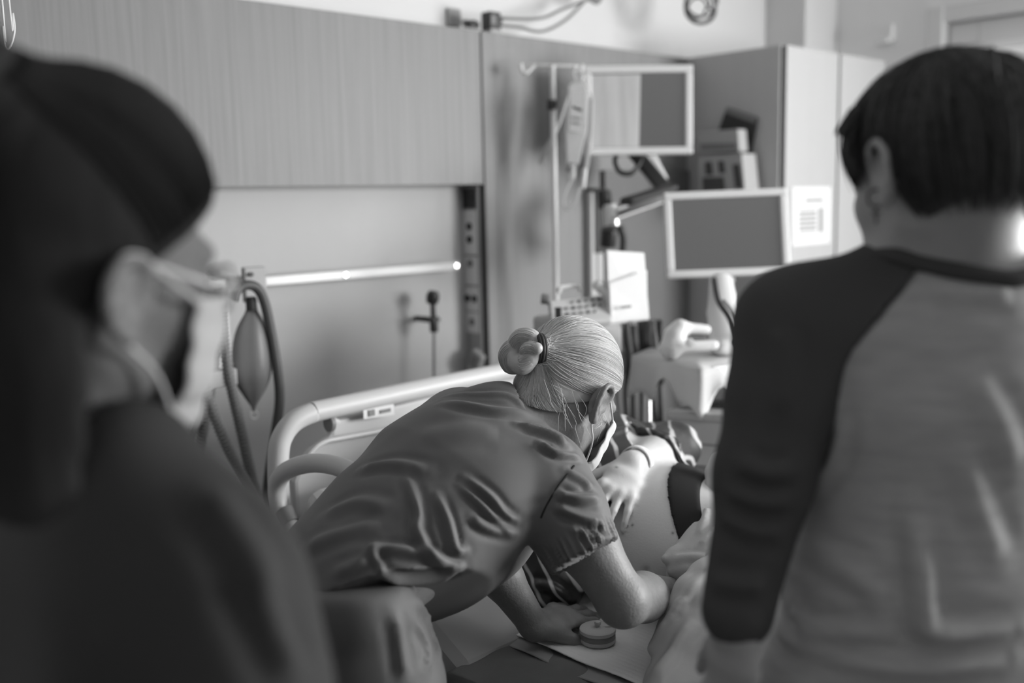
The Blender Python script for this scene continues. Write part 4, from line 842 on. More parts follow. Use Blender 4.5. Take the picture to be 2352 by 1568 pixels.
for s in (-1, 1):
    sv = Vol((.6, 1.27+s*.1-.08, 0), (1.02, 1.27+s*.1+.08, .14), .006); sv.loft([((.73, 1.27+s*.1, .045), (0, .038, 0), (0, 0, .042)), ((.9, 1.27+s*.11, .035), (0, .045, 0), (0, 0, .032))], .02); sv.plane_cut((0, 0, .002), (0, 0, -1)); V, Q = sv.surface(1); qmesh('shoe', V, Q, WHITE, mw)
# hair
HAIRW = mat('white_hair', .55, .42, .5, attr='tone', var=.35)
cap = Vol(MF.p(0, 0, .04)-.19, MF.p(0, 0, .04)+.19, .004)
cap.v[:] = .1; cap.ell(MF.p(-.012, 0, .052), (.1035, .0795, .0965), MF.A, .1); GP = cap.hit(1246, 802, 1.5, 1.95); tG = (GP-CAM)@CF; pa_ = nrm(-CR*.9-CF*.3); cap.cone(MF.p(-.04, 0, .045), GP+pa_*.008, .04, .019, .03)
cap.cone(MF.p(-.035, 0, -.01), MF.p(-.05, 0, -.07), .056, .053, .04); raw = Vol(cap.lo, cap.lo+(cap.n-1)*cap.h, cap.h); raw.v = cap.v.copy()
Xg = [(cap.lo[i]+np.arange(cap.n[i])*cap.h).reshape([-1 if j == i else 1 for j in range(3)]) for i in range(3)]
lx, lz = [sum((Xg[i]-MF.o[i])*MF.A[j, i] for i in range(3)) for j in (0, 2)]; ly = sum((Xg[i]-MF.o[i])*MF.A[1, i] for i in range(3))
hl = .014+.82*np.maximum(lx, -.085)+.012*np.cos(ly*30)*(lx > -.05)
cap.v = np.maximum(cap.v, (hl-lz)*.75).astype(np.float32); V, Q = cap.surface(2); hair = qmesh('hair', V, Q, HAIRW, mw, True, np.full(len(V), .35))
B0 = MF.loc(GP+pa_*.010); Cc = np.array([-.012, 0, .052]); cur = []; tone = []; k = 16; s_ = np.linspace(0, 1, k)[:, None]
for i in range(5200):
    if i < 2700:                                   # from the hairline back to the knot
        ph = rng.uniform(-1.8, 1.8); x = .09*math.cos(ph*.8); y = .085*math.sin(ph); z = .018+.82*x+.012*math.cos(y*30)+rng.uniform(0, .012); d0 = np.array([x, y, z])-Cc
    elif i < 3900:                                 # up from the nape
        ph = rng.uniform(-1.5, 1.5); d0 = np.array([-.045-.055*math.cos(ph), .065*math.sin(ph), -.045-.02*math.cos(ph)+.03*rng.uniform(-.4, 1)**2])-Cc
    else:                                          # shorter visible lengths over the crown
        d0 = rng.normal(size=3); d0 /= np.linalg.norm(d0)
        if (Cc+d0*.09)[2] < .03+.82*(Cc+d0*.09)[0]: continue
        d0 = d0*.09
    d1 = B0-Cc; L0, L1 = np.linalg.norm(d0), np.linalg.norm(d1); a0, a1 = d0/L0, d1/L1; om = math.acos(np.clip(a0@a1, -1, 1))
    dd = (np.sin((1-s_)*om)*a0+np.sin(s_*om)*a1)/max(math.sin(om), 1e-3)*(L0+(L1-L0)*s_); side = nrm(np.cross(a0, a1)+1e-6)
    dd = dd+side*rng.normal()*.004*np.sin(s_*math.pi)+np.array([0, 0, -.008])*np.sin(s_*math.pi)*(a0[2] < .2)
    q = raw.snap(MF.o+(Cc+dd)@MF.A, .001, 2) if False else MF.o+(Cc+dd)@MF.A
    cur.append(q); tone.append(np.clip(rng.normal(.55, .3), 0, 1))
cur = np.array(cur); sh_ = cur.shape; lift = np.repeat(rng.uniform(-.0006, .0016, sh_[0]), k)
cur = raw.snap(cur.reshape(-1, 3), lift, 4).reshape(sh_)
endp = MF.o+B0@MF.A+rng.normal(size=(sh_[0], 3))*.0065
cur = cur*(1-s_**8)[None]+endp[:, None, :]*(s_**8)[None]
ribbons('hair_strands', cur, .00062, HAIRW, hair, tone)
# loose wisps at the nape and over the ear
wis = []
for i in range(14):
    a = np.array([-.068+rng.normal()*.018, -.060+rng.normal()*.012, -.018+rng.normal()*.018]); b_ = a+np.array([.02+rng.normal()*.01, -.01+rng.normal()*.006, -.028]); c_ = b_+np.array([.018+rng.normal()*.012, -.002, -.010+rng.normal()*.01])
    wis.append(MF.o+spline([a, (a+b_)/2+rng.normal(size=3)*.003-[0, .006, 0], b_, c_], 5)@MF.A)
for i in range(8):
    a = np.array([.02+rng.normal()*.01, -.074, .0+rng.normal()*.012]); wis.append(MF.o+spline([a, a+np.array([.006, -.004, -.012]), a+np.array([.004+rng.normal()*.006, -.005, -.024-abs(rng.normal())*.01])], 5)@MF.A)
ribbons('loose_wisps', wis, .00035, HAIRW, hair, rng.uniform(.2, .9, len(wis)))
# the knot: three plump coils
def KB(px_, py_, t): return P(px_, py_, t-1.745+tG-.012)
coils = [([(1244, 790), (1226, 776), (1204, 778), (1192, 792), (1196, 812)], [.010, .017, .020, .018, .012], 1.748), ([(1240, 812), (1222, 822), (1205, 836), (1190, 830), (1182, 812)], [.010, .018, .021, .016, .010], 1.738), ([(1196, 790), (1180, 800), (1172, 818), (1180, 838), (1200, 846)], [.012, .017, .019, .018, .010], 1.758), ([(1238, 800), (1222, 800), (1212, 806), (1208, 815)], [.012, .013, .012, .009], 1.73)]
bstr = []
kn_ = Vol(KB(1205, 812, 1.73)-.075, KB(1205, 812, 1.73)+.075, .0024)
for ci, (pp, rr, t) in enumerate(coils):
    c = spline([KB(x-5, y, t+.004*i) for i, (x, y) in enumerate(pp)], 8); r = .9*np.interp(np.linspace(0, 1, len(c)), np.linspace(0, 1, len(rr)), rr); kn_.chain(list(c), list(r), .0)
    tg = np.gradient(c, axis=0); tg /= np.linalg.norm(tg, axis=1)[:, None]; u = np.cross(tg, CF); u /= np.linalg.norm(u, axis=1)[:, None]; v = np.cross(tg, u)
    for i in range(130):
        a0 = rng.uniform(0, 6.28); tw = rng.uniform(1.2, 2.0); a = a0+np.linspace(0, tw, len(c)); bstr.append(c+(np.cos(a)[:, None]*u+np.sin(a)[:, None]*v)*(r*(1.0+rng.uniform(-.02, .02)))[:, None])
V, Q = kn_.surface(1); bun = qmesh('hair_knot', V, Q, HAIRW, mw, True, np.full(len(V), .3)); ribbons('knot_strands', bstr, .0006, HAIRW, bun, np.clip(rng.normal(.5, .28, len(bstr)), 0, 1))
bc_ = GP+pa_*.007; bd = pa_
for k, o in enumerate((-.0045, 0, .0045)):
    u = nrm(np.cross(bd, [0, 0, 1])); v = np.cross(bd, u); tube('hair_tie', [bc_+bd*o+(.0245+.0008*(k == 1))*(math.cos(q)*u+math.sin(q)*v) for q in np.linspace(0, 2*math.pi, 25)[:-1]], .0038, RUBBER, mw, 8, 2, True)
# mask with ear loops
mk, top_, lft, rgt = mask(MF, 'face_mask', MASKM, mw)
rq = lambda x, y, z: MF.p(x, y, z)
for s, edge in ((-1, lft), (1, rgt)):
    tube('ear_loop', [edge[1], rq(.045, s*.078, .004), rq(.02, s*.081, .022), rq(.004, s*.085, .034)], .0016, MASKM, mk, 8); tube('ear_loop', [edge[-3], rq(.03, s*.076, -.06), rq(.0, s*.083, -.036), rq(-.022, s*.095, -.016), rq(-.03, s*.098, .01), rq(-.016, s*.094, .034), rq(.004, s*.085, .034)], .0016, MASKM, mk, 8)
# ------------------------------------------------------------------ the patient lying on her side
pa = thing('person', 'pregnant patient lying on the bed with bare belly and dark striped top', 'person', (1.5, 1.2, .74))
BC = P(1516, 1262, 2.0)                                     # centre of the belly
bv = np.array([-.55, -.62, .35])
pax = nrm(np.array([.04, 1.0, .42]))                       # along the spine towards the head
PH = Frame(P(1232, 1075, 2.2), (-.45, -.35, .65), pax)
sho = P(1400, 1035, 2.26); elb = P(1548, 1030, 2.25); wri = P(1448, 1066, 1.99)
pb_ = Vol((1.12, .80, .70), (1.98, 1.82, 1.28), .0042)
head(pb_, PH, np.array([1.52, 1.42, .95]), .05)
pb_.ell(BC, (.172, .150, .158), np.array([nrm([.05, 1, .25]), nrm(np.cross([0, 0, 1], [.05, 1, .25])), [0, -.24, .97]]), .02)
pb_.loft([(np.array([1.56, .98, .86]), (.15, 0, .02), (0, 0, .11)), (np.array([1.57, 1.2, .87]), (.14, 0, .02), (0, -.02, .11)), (np.array([1.54, 1.4, .95]), (.16, 0, .03), (0, -.05, .1)), (np.array([1.52, 1.48, 1.0]), (.14, 0, .05), (0, -.05, .08))], .04)
core = Vol(pb_.lo, pb_.lo+(pb_.n-1)*pb_.h, pb_.h); core.v = pb_.v.copy()
wri = core.hit(1462, 1075, 1.7, 2.4, .045) if True else wri; wri = P(1450, 1066, 1.975)
kn1 = core.hit(1415, 1128, 1.7, 2.3, .042); hd = nrm(kn1-wri)
pb_.chain([sho, elb], [.05, .042], .03); pb_.chain([elb, elb*.5+wri*.5, wri], [.042, .039, .026], .02)
hand(pb_, Frame(wri+hd*.004, hd, nrm(-CF*.8+np.array([.1, 0, .5]))), -1, ((16, 22, 14), (14, 22, 14), (14, 22, 14), (14, 22, 14)), 9, (20, 10), .98, .002)
sR = np.array([1.36, 1.45, .93]); eR = np.array([1.33, 1.30, .80]); wR = np.array([1.40, 1.33, .80]); pb_.chain([sR, eR, wR], [.05, .042, .03], .03)
hand(pb_, Frame(np.array([1.42, 1.35, .8]), (.8, .5, .1), (0, 0, 1)), 1, (20, 20, 15), 5)
for s in (0, 1): pb_.chain([(1.52+.1*s, .98, .84+.04*s), (1.48+.12*s, .83, .83+.02*s)], [.085, .075], .03)
nv = P(1483, 1313, 1.85); nvd = nrm(BC-nv); nvs = nv; 
V, Q = pb_.surface(2); N = normals(V, Q)
nvp = pick(V, N, [(1483, 1313)])[0]; dd = np.linalg.norm(V-nvp, axis=1); V = V-N*(.007*np.exp(-(dd/.0065)**2))[:, None]
tone = np.full(len(V), .5)
for m_ in [(1544, 1222), (1424, 1262), (1450, 1204), (1417, 1069)]: mp_ = pick(V, N, [m_])[0]; tone -= .42*np.exp(-(np.linalg.norm(V-mp_, axis=1)/.0028)**2)
PSK = mat('patient_skin', .58, .5, .4, attr='tone', var=.9, bump=.06, bscale=300, sss=.06); qmesh('body', V, Q, PSK, pa, True, np.clip(tone, 0, 1))
# hair
hv = Vol(PH.p(0, 0, .04)-.2, PH.p(0, 0, .04)+.2, .005); hv.ell(PH.p(-.014, 0, .056), (.106, .086, .1), PH.A, .01); hv.cone(PH.p(-.06, .0, .02), PH.p(-.09, .05, -.1), .07, .05, .03)
X = [(hv.lo[i]+np.arange(hv.n[i])*hv.h).reshape([-1 if j == i else 1 for j in range(3)]) for i in range(3)]; lx, lz = [sum((X[i]-PH.o[i])*PH.A[j, i] for i in range(3)) for j in (0, 2)]
hv.v = np.maximum(hv.v, (.0+1.0*lx-lz)*.7).astype(np.float32); V, Q = hv.surface(2); qmesh('hair', V, Q, mat('brown_hair', .06, .45, .4), pa)
# striped top pushed up over the belly
SATIN = mat('striped_sheen_satin', .022, .38, .5, stripes=((.3, .5, .9), 9.0, .5, .86), coat=.1)  # light streaks paint the satin's highlights along with its stripes
tp_ = Vol((1.2, 1.0, .74), (1.98, 1.72, 1.26), .0048)
tp_.loft([(np.array([1.57, 1.2, .875]), (.15, 0, .02), (0, -.02, .118)), (np.array([1.54, 1.4, .955]), (.175, 0, .03), (0, -.05, .115)), (np.array([1.515, 1.49, 1.0]), (.15, 0, .05), (0, -.05, .09))], .04)
tp_.ell(BC, (.178, .156, .164), np.array([nrm([.05, 1, .25]), nrm(np.cross([0, 0, 1], [.05, 1, .25])), [0, -.24, .97]]), .02)
e0, e1, e2 = P(1396, 1178, 1.93), P(1520, 1088, 2.03), P(1452, 1120, 1.97); cn_ = nrm(np.cross(e1-e0, np.array([.5, -.12, -.55]))); cn_ = cn_ if cn_[1] < 0 else -cn_
tp_.plane_cut(e2, cn_)
tp_.chain([sho+[-.05, .02, -.02], sho, elb], [.075, .066, .058], .03); slb = elb*.42+wri*.58; tp_.cone(elb, slb, .056, .050, .02); cd_ = nrm(wri-elb); sq = elb*.50+wri*.50
sl, X = tp_.sub(sq-.09, sq+.09); tp_.v[sl] = np.maximum(tp_.v[sl], np.where(np.sqrt(sum((X[i]-sq[i])**2 for i in range(3))) < .085, sum((X[i]-sq[i])*cd_[i] for i in range(3)), -1)).astype(np.float32)
tp_.chain([sR, eR, eR*.4+wR*.6], [.066, .058, .05], .02)
V, Q = tp_.surface(2); V = folds(V, Q, [([(1400, 990), (1470, 985), (1540, 1000)], .008, .006), ([(1500, 1000), (1545, 1020), (1562, 1060)], .006, .007), ([(1520, 990), (1560, 1010), (1575, 1050)], .006, .007), ([(1480, 1010), (1520, 1040), (1535, 1070)], .006, .005), ([(1220, 1340), (1270, 1350), (1310, 1380)], .008, .008), ([(1230, 1370), (1262, 1395), (1290, 1420)], .008, .006)])
V = wobble(V, normals(V, Q), .002, 40, 12); qmesh('striped_top', V, Q, SATIN, pa)
hem = spline([P(1394, 1184, 1.925), P(1425, 1150, 1.945), P(1452, 1120, 1.965), P(1485, 1094, 1.995), P(1520, 1082, 2.03), P(1556, 1096, 2.06)], 6); tube('rolled_hem', hem, .011, SATIN, pa, 12, 0)
# wristband
wb = wri+cd_*-.028; u = nrm(np.cross(cd_, [0, 0, 1])); v = np.cross(cd_, u); V = []; Fc = []
for i in range(40):
    q = i*2*math.pi/40
    for o in (-.0095, .0095): V.append(wb+cd_*o+(.0345 if o < 0 else .0325)*(math.cos(q)*u*1.02+math.sin(q)*v))
for i in range(40): j = (i+1) % 40; Fc.append((2*i, 2*j, 2*j+1, 2*i+1))
o = mesh('wristband', V, Fc, mat('wristband_white', .78, .5, .4), pa, True); o.modifiers.new('thick', 'SOLIDIFY').thickness = .0015
# dark elastic belt round the belly
be = Vol(core.lo, core.lo+(core.n-1)*core.h, core.h); be.v = core.v-.0045; be.v[:, np.arange(be.n[1])*be.h+be.lo[1] > 1.42] = 1; be.v[:, np.arange(be.n[1])*be.h+be.lo[1] < .9] = 1
q0, q1 = core.hit(1570, 1130, 1.7, 2.4), core.hit(1592, 1240, 1.7, 2.4); bn = nrm(np.cross(q1-q0, CF*.6+np.array([.5, -.1, -.1]))); X = [(be.lo[i]+np.arange(be.n[i])*be.h).reshape([-1 if j == i else 1 for j in range(3)]) for i in range(3)]
be.v = np.maximum(be.v, np.abs(sum((X[i]-(q0[i]+q1[i])/2)*bn[i] for i in range(3)))-.0245).astype(np.float32); V, Q = be.surface(1)
qmesh('elastic_belt', V, Q, mat('belt_black', .02, .8, .2), pa)
# blanket over hips and legs
bk = Vol((1.12, .70, .70), (2.02, 1.26, 1.16), .0055)
bk.loft([(np.array([1.6, 1.02, .86]), (.22, 0, .02), (0, 0, .13)), (np.array([1.56, .80, .84]), (.24, 0, .0), (0, 0, .12))], .05)
bk.plane_cut((1.6, 1.04, .9), (.25, .95, .2))
def fold_tube(px, rr, k=.02): bk.chain([P(*q) for q in px], rr, k)
fold_tube([(1652, 1058, 1.98), (1640, 1085, 1.97), (1634, 1120, 1.95), (1628, 1160, 1.93)], [.018, .016, .013, .014], .008)
fold_tube([(1662, 1075, 1.98), (1656, 1130, 1.94), (1640, 1180, 1.92), (1618, 1225, 1.89)], [.02, .022, .02, .016], .008)
fold_tube([(1660, 1150, 1.93), (1640, 1205, 1.9), (1612, 1240, 1.87)], [.024, .022, .014], .006)
fold_tube([(1528, 1284, 1.80), (1552, 1277, 1.81), (1590, 1266, 1.82), (1640, 1246, 1.83), (1690, 1236, 1.83)], [.009, .017, .022, .026, .03], .008)
fold_tube([(1545, 1310, 1.80), (1580, 1300, 1.79), (1620, 1285, 1.79), (1680, 1280, 1.79)], [.012, .02, .024, .03], .01)
fold_tube([(1660, 1300, 1.73), (1620, 1325, 1.71), (1585, 1355, 1.69), (1556, 1400, 1.675), (1530, 1440, 1.67), (1500, 1490, 1.66)], [.03, .028, .024, .020, .016, .012], .008)
fold_tube([(1690, 1350, 1.72), (1640, 1410, 1.69), (1590, 1480, 1.66), (1540, 1570, 1.62), (1515, 1650, 1.58)], [.05, .045, .042, .04, .04], .018)
fold_tube([(1558, 1400, 1.665), (1550, 1425, 1.66), (1532, 1468, 1.655)], [.008, .012, .012], .003)
fold_tube([(1720, 1400, 1.70), (1680, 1500, 1.66), (1640, 1620, 1.6)], [.06, .06, .06], .03)
V, Q = bk.surface(2)
V = folds(V, Q, [([(1625, 1130), (1615, 1180), (1600, 1230)], .008, .008), ([(1640, 1200), (1620, 1230), (1605, 1250)], .008, .008), ([(1545, 1285), (1590, 1275), (1640, 1260)], .007, .006), ([(1560, 1390), (1590, 1350), (1635, 1320)], .008, .008), ([(1500, 1460), (1540, 1400), (1560, 1370)], .006, .006), ([(1500, 1560), (1540, 1500), (1600, 1420)], .012, .008)])
V = wobble(V, normals(V, Q), .0025, 28, 21); tag(qmesh('blanket', V, Q, mat('blanket_pale', .5, .75, .3, bump=.1, bscale=500, dist=.002)), "pale crumpled blanket over the patient's hips and legs", 'blanket')

# ------------------------------------------------------------------ standing woman seen from behind (raglan shirt, short dark hair)
rw = thing('person', 'person with short dark hair in a two-tone raglan shirt, seen from behind', 'person', (1.12, .5, 0))
B = P(2188, 900, 1.15); bx_, by_ = B[0], B[1]; fa = math.radians(58); RWf = np.array([math.cos(fa), math.sin(fa), 0]); RWl = np.array([-math.sin(fa), math.cos(fa), 0])
RH = Frame(P(2158, 408, 1.09)+np.array([.0, .0, 0]), nrm(np.array([math.cos(math.radians(70)), math.sin(math.radians(70)), -.28])), (0.02, -.02, 1), .98)
nbr = np.array([bx_, by_, P(2150, 610, 1.12)[2]])-RWf*.0
cz = B[2]; TO = lambda dz, df=0.0, dl=0.0: np.array([bx_, by_, cz+dz])+RWf*df+RWl*dl
lsh = P(1838, 752, 1.13); lel = P(1757, 1090, 1.10); lwr = P(1690, 1440, 1.07)
rb_ = Vol(np.minimum(lwr, TO(-.65))-np.array([.25, .35, .0]), np.maximum(RH.p(0, 0, .2), TO(.3))+np.array([.33, .28, .05]), .0052)
head(rb_, RH, nbr, .054, (1, -1), .015, (.042, .074))
RN = [(TO(-.62), RWl*.165, RWf*.11), (TO(-.45), RWl*.155, RWf*.11), (TO(-.25), RWl*.13, RWf*.09), (TO(0), RWl*.14, RWf*.1), (TO(.10), RWl*.15, RWf*.075), (TO(.155), RWl*.09, RWf*.06)]
rb_.loft(RN, .04); rsh = 2*TO(.10)-lsh*[1, 1, 0]-[0, 0, TO(.10)[2]]; rsh[2] = lsh[2]-.01
for a_, e_, w_ in ((lsh, lel, lwr), (rsh, rsh+np.array([.08, -.05, -.26]), rsh+np.array([.12, .05, -.46]))): rb_.chain([a_, e_, w_], [.05, .041, .026], .02)
hand(rb_, Frame(lwr, np.array([.0, .08, -1]), nrm(-RWf*.3+RWl)), -1, (10, 15, 12), 4); wr2 = rsh+np.array([.12, .05, -.46]); hand(rb_, Frame(wr2, np.array([0, .1, -1]), -RWl), 1, (10, 15, 12), 4)
V, Q = rb_.surface(1); qmesh('body', V, Q, SKIN2, rw)
# shirt
lo_ = np.minimum(lwr, TO(-.72))-np.array([.2, .3, .02]); hi_ = np.maximum(TO(.24), rsh)+np.array([.22, .3, .02])
RS_ = [(TO(-.70), RWl*.245, RWf*.14), (TO(-.5), RWl*.24, RWf*.135), (TO(-.36), RWl*.222, RWf*.13), (TO(-.22), RWl*.188, RWf*.12), (TO(0), RWl*.172, RWf*.118), (TO(.09), RWl*.165, RWf*.09), (TO(.15), RWl*.085, RWf*.065)]
tv = Vol(lo_, hi_, .005); tv.loft(RS_, .04); tv.cone(TO(.085), lsh, .075, .064, .05); tv.cone(TO(.085), rsh, .075, .064, .05); tv.plane_cut(TO(-.66), (0, 0, -1)); tv.cone(nbr+[0, 0, .012], RH.p(-.01, 0, -.03), .066, .07, .006, 'cut')
c0, c1 = P(2126, 600, 1.06), P(1812, 926, 1.09); pn_ = nrm(np.cross(c1-c0, CF*.9+RWf*.1)); pn_ = pn_ if pn_@CR < 0 else -pn_
Xg = [(tv.lo[i]+np.arange(tv.n[i])*tv.h).astype(np.float32).reshape([-1 if j == i else 1 for j in range(3)]) for i in range(3)]
pd = sum((Xg[i]-c0[i])*pn_[i] for i in range(3)); pnr = pn_-2*np.dot(pn_, RWl)*RWl; c0r = TO(.13)*2*1.0-c0; pr = sum((Xg[i]-(c0+RWl*2*np.dot(TO(0)-c0, RWl))[i])*pnr[i] for i in range(3))
mid = Vol(lo_, hi_, .005); mid.v = np.maximum(np.maximum(tv.v, pd), pr).astype(np.float32)
V, Q = mid.surface(2)
V = folds(V, Q, [([(2095, 1162), (2112, 1300), (2120, 1400), (2150, 1456), (2349, 1446)], .013, .012), ([(1921, 894), (1885, 980), (1850, 1028)], .009, .007), ([(1934, 934), (1914, 1041), (1860, 1120)], .009, .007), ([(1814, 1390), (1860, 1445), (2028, 1460)], .012, .012), ([(1780, 1430), (1850, 1490), (2100, 1530), (2330, 1510)], .012, .010), ([(2228, 868), (2290, 960), (2329, 1075)], .014, .005), ([(2202, 1041), (2250, 1170), (2295, 1289)], .014, .005), ([(2130, 660), (2230, 670), (2330, 672)], .012, .006), ([(1850, 1250), (1960, 1320), (2040, 1400)], .014, .006)])
V = wobble(V, normals(V, Q), .0028, 22, 31); HEA = mat('heather_jersey', .39, .85, .15, var=.12, vscale=(22, 22, 90), bump=.12, bscale=420, dist=.002); qmesh('shirt_body', V, Q, HEA, rw)
DKJ = mat('dark_jersey', .07, .85, .12, bump=.1, bscale=420, dist=.002)
for nm, a_, e_, w_, dist_ in (('left', lsh, lel, lwr, pd), ('right', rsh, rsh+np.array([.08, -.05, -.26]), rsh+np.array([.12, .05, -.46]), pr)):
    sv = Vol(lo_, hi_, .005); sv.chain([a_, a_*.5+e_*.5, e_, e_*.1+w_*.9], [.065, .058, .051, .040], .03)
    yk = np.maximum(tv.v-.001, -dist_); hh = np.maximum(.04-np.abs(sv.v-yk), 0)/.04; sv.v = (np.minimum(sv.v, yk)-hh*hh*.01).astype(np.float32); V, Q = sv.surface(2)
    if nm == 'left': V = folds(V, Q, [([(1700, 1060), (1760, 1090), (1830, 1085)], .01, .008), ([(1670, 1130), (1740, 1150), (1820, 1150)], .01, .007), ([(1660, 1180), (1720, 1215), (1800, 1220)], .01, .007), ([(1780, 740), (1800, 850), (1790, 960)], .014, .006), ([(1640, 1330), (1700, 1350), (1760, 1340)], .01, .006)])
    V = wobble(V, normals(V, Q), .0022, 26, 41); qmesh('sleeve', V, Q, DKJ, rw)
Vt, Qt = tv.surface(0); ck = list(pick(Vt, normals(Vt, Qt), [(2046, 588), (2110, 601), (2180, 619), (2250, 634), (2310, 641), (2355, 637), (2395, 622), (2420, 600)])-CF*.002); cm = nbr+RWf*.075-[0, 0, .02]
tube('collar', ck+[ck[-1]+RWf*.05-[0, 0, .008], cm-RWl*.03, cm+RWl*.03, ck[0]+RWf*.05-[0, 0, .008]], .0095, DKJ, rw, 10, 6, True)
# necklace
ncl = [nbr+[0, 0, .062]+.0605*(math.cos(q)*RWl+math.sin(q)*RWf)+np.array([0, 0, -.022*math.sin(q)]) for q in np.linspace(0, 2*math.pi, 90)[:-1]]; nb0 = None
for i, q in enumerate(ncl):
    if nb0 is None: nb0 = lathe('necklace_bead', [(.0004, -.0016), (.0016, 0), (.0004, .0016)], (0, 0, 0), (0, 0, 1), MIDG, rw, 8); o = nb0; adopt(o, rw)
    else: o = nb0.copy(); COL.objects.link(o)
    o.location = tuple(q)
# trousers and shoes
tr_ = Vol(np.array([bx_-.3, by_-.3, 0]), np.array([bx_+.3, by_+.3, .9]), .008); tr_.loft([(np.array([bx_, by_, .86]), RWl*.175, RWf*.12), (np.array([bx_, by_, .78]), RWl*.18, RWf*.12)], .03)
for s in (-1, 1): tr_.chain([np.array([bx_, by_, .78])+RWl*.09*s, np.array([bx_, by_, .45])+RWl*.095*s, np.array([bx_, by_, .09])+RWl*.095*s], [.095, .07, .055], .03)
V, Q = tr_.surface(2); qmesh('trousers', V, Q, mat('dark_denim', .04, .8, .2), rw)
for s in (-1, 1):
    c = np.array([bx_, by_, .04])+RWl*.095*s; sv = Vol(c-.2, c+.2, .007); sv.loft([(c-RWf*.05, RWl*.036, np.array([0, 0, .04])), (c+RWf*.13+[0, 0, -.01], RWl*.042, np.array([0, 0, .03]))], .02); sv.plane_cut((0, 0, .002), (0, 0, -1)); V, Q = sv.surface(1); qmesh('shoe', V, Q, BLACK, rw)
# hair: a short layered bob
HAIRD = mat('dark_hair', .08, .65, .15, attr='tone', var=.6)
hv = Vol(RH.p(0, 0, .03)-.24, RH.p(0, 0, .03)+.24, .0042); hv.v[:] = .1
hv.ell(RH.p(-.012, 0, .045), (.108, .089, .083), RH.A, .1); hv.ell(RH.p(-.05, 0, .005), (.075, .084, .08), RH.A, .04); hv.ell(RH.p(-.055, -.01, -.03), (.05, .07, .05), RH.A, .03); hv.cone(RH.p(.03, .058, .045), RH.p(.04, .066, .008), .026, .012, .02); hv.cone(RH.p(.03, -.066, .05), RH.p(.02, -.08, -.045), .033, .018, .02); hv.cone(RH.p(-.03, -.066, .0), RH.p(-.03, -.07, -.075), .03, .012, .02)
hraw = Vol(hv.lo, hv.lo+(hv.n-1)*hv.h, hv.h); hraw.v = hv.v.copy()
X = [(hv.lo[i]+np.arange(hv.n[i])*hv.h).reshape([-1 if j == i else 1 for j in range(3)]) for i in range(3)]; lx, ly, lz = [sum((X[i]-RH.o[i])*RH.A[j, i] for i in range(3)) for j in range(3)]
lim = np.where(lx > -.012, np.minimum(.035, .035)+.5*np.maximum(lx-.03, 0), -.055+.3*np.maximum(-.03-lx, 0)); lim = np.where((ly > .03) & (lx > -.028) & (lx <= -.012), .02, lim)
hv.v = np.maximum(hv.v, (lim-lz)*.8).astype(np.float32); V, Q = hv.surface(2); rhair = qmesh('hair', V, Q, HAIRD, rw, True, np.full(len(V), .4))
cur = []; s_ = np.linspace(0, 1, 14)[:, None]; CW = np.array([-.03, 0, .13])
for i in range(2600):
    ph = rng.uniform(0, 2*math.pi); x, y = .11*math.cos(ph)-.02, .098*math.sin(ph); zend = (-.06 if x < -.02 else .02)+rng.normal()*.012
    if x < -.03: zend += .015*abs(y)/.1
    a = CW+np.array([rng.normal()*.03, rng.normal()*.03, 0]); e_ = np.array([x*(.8 if zend < -.04 else 1), y*(.85 if zend < -.04 else 1), zend]); m_ = np.array([x*1.0, y*1.0, .07])
    q = (1-s_)**2*a+2*s_*(1-s_)*(m_*1.25)+s_**2*e_; cur.append(RH.o+(q*RH.s)@RH.A)
cur = np.array(cur); sh_ = cur.shape; cur = hraw.snap(cur.reshape(-1, 3), np.repeat(rng.uniform(-.001, .0035, sh_[0])+.004*(rng.random(sh_[0]) < .06), 14), 3).reshape(sh_)
wis = []
for px in ([(1990, 235), (1945, 270), (1928, 310)], [(1985, 245), (1940, 290), (1935, 325)], [(1980, 260), (1955, 300), (1948, 345), (1960, 370)], [(1975, 280), (1955, 320), (1958, 365), (1972, 395)], [(2000, 225), (1960, 255), (1930, 300)], [(1995, 250), (1950, 280), (1940, 300), (1952, 330)], [(2310, 250), (2345, 300), (2360, 360)], [(2290, 430), (2295, 470), (2282, 500)], [(2300, 420), (2310, 450), (2300, 490)]):
    for k in range(14): wis.append(spline([P(x+rng.normal()*5, y+rng.normal()*5, 1.08+rng.normal()*.01) for x, y in px], 5))
ribbons('hair_strands', list(cur)+wis, .0009, HAIRD, rhair, rng.uniform(0, 1, len(cur)+len(wis)))
# earrings with small crosses
for (cx_, cy_, t_) in ((2012, 455, 1.055), (2280, 500, 1.16)):
    c = P(cx_, cy_, t_); er = tube('earring', [c+.009*(math.cos(q)*CR+math.sin(q)*CU) for q in np.linspace(0, 2*math.pi, 17)[:-1]], .0013, BLACK, rw, 8, 2, True)
    obox('cross', c-CU*.018, CR*.001, CU*.009, CF*.001, BLACK, er, 0); obox('cross', c-CU*.016, CR*.0045, CU*.001, CF*.001, BLACK, er, 0)

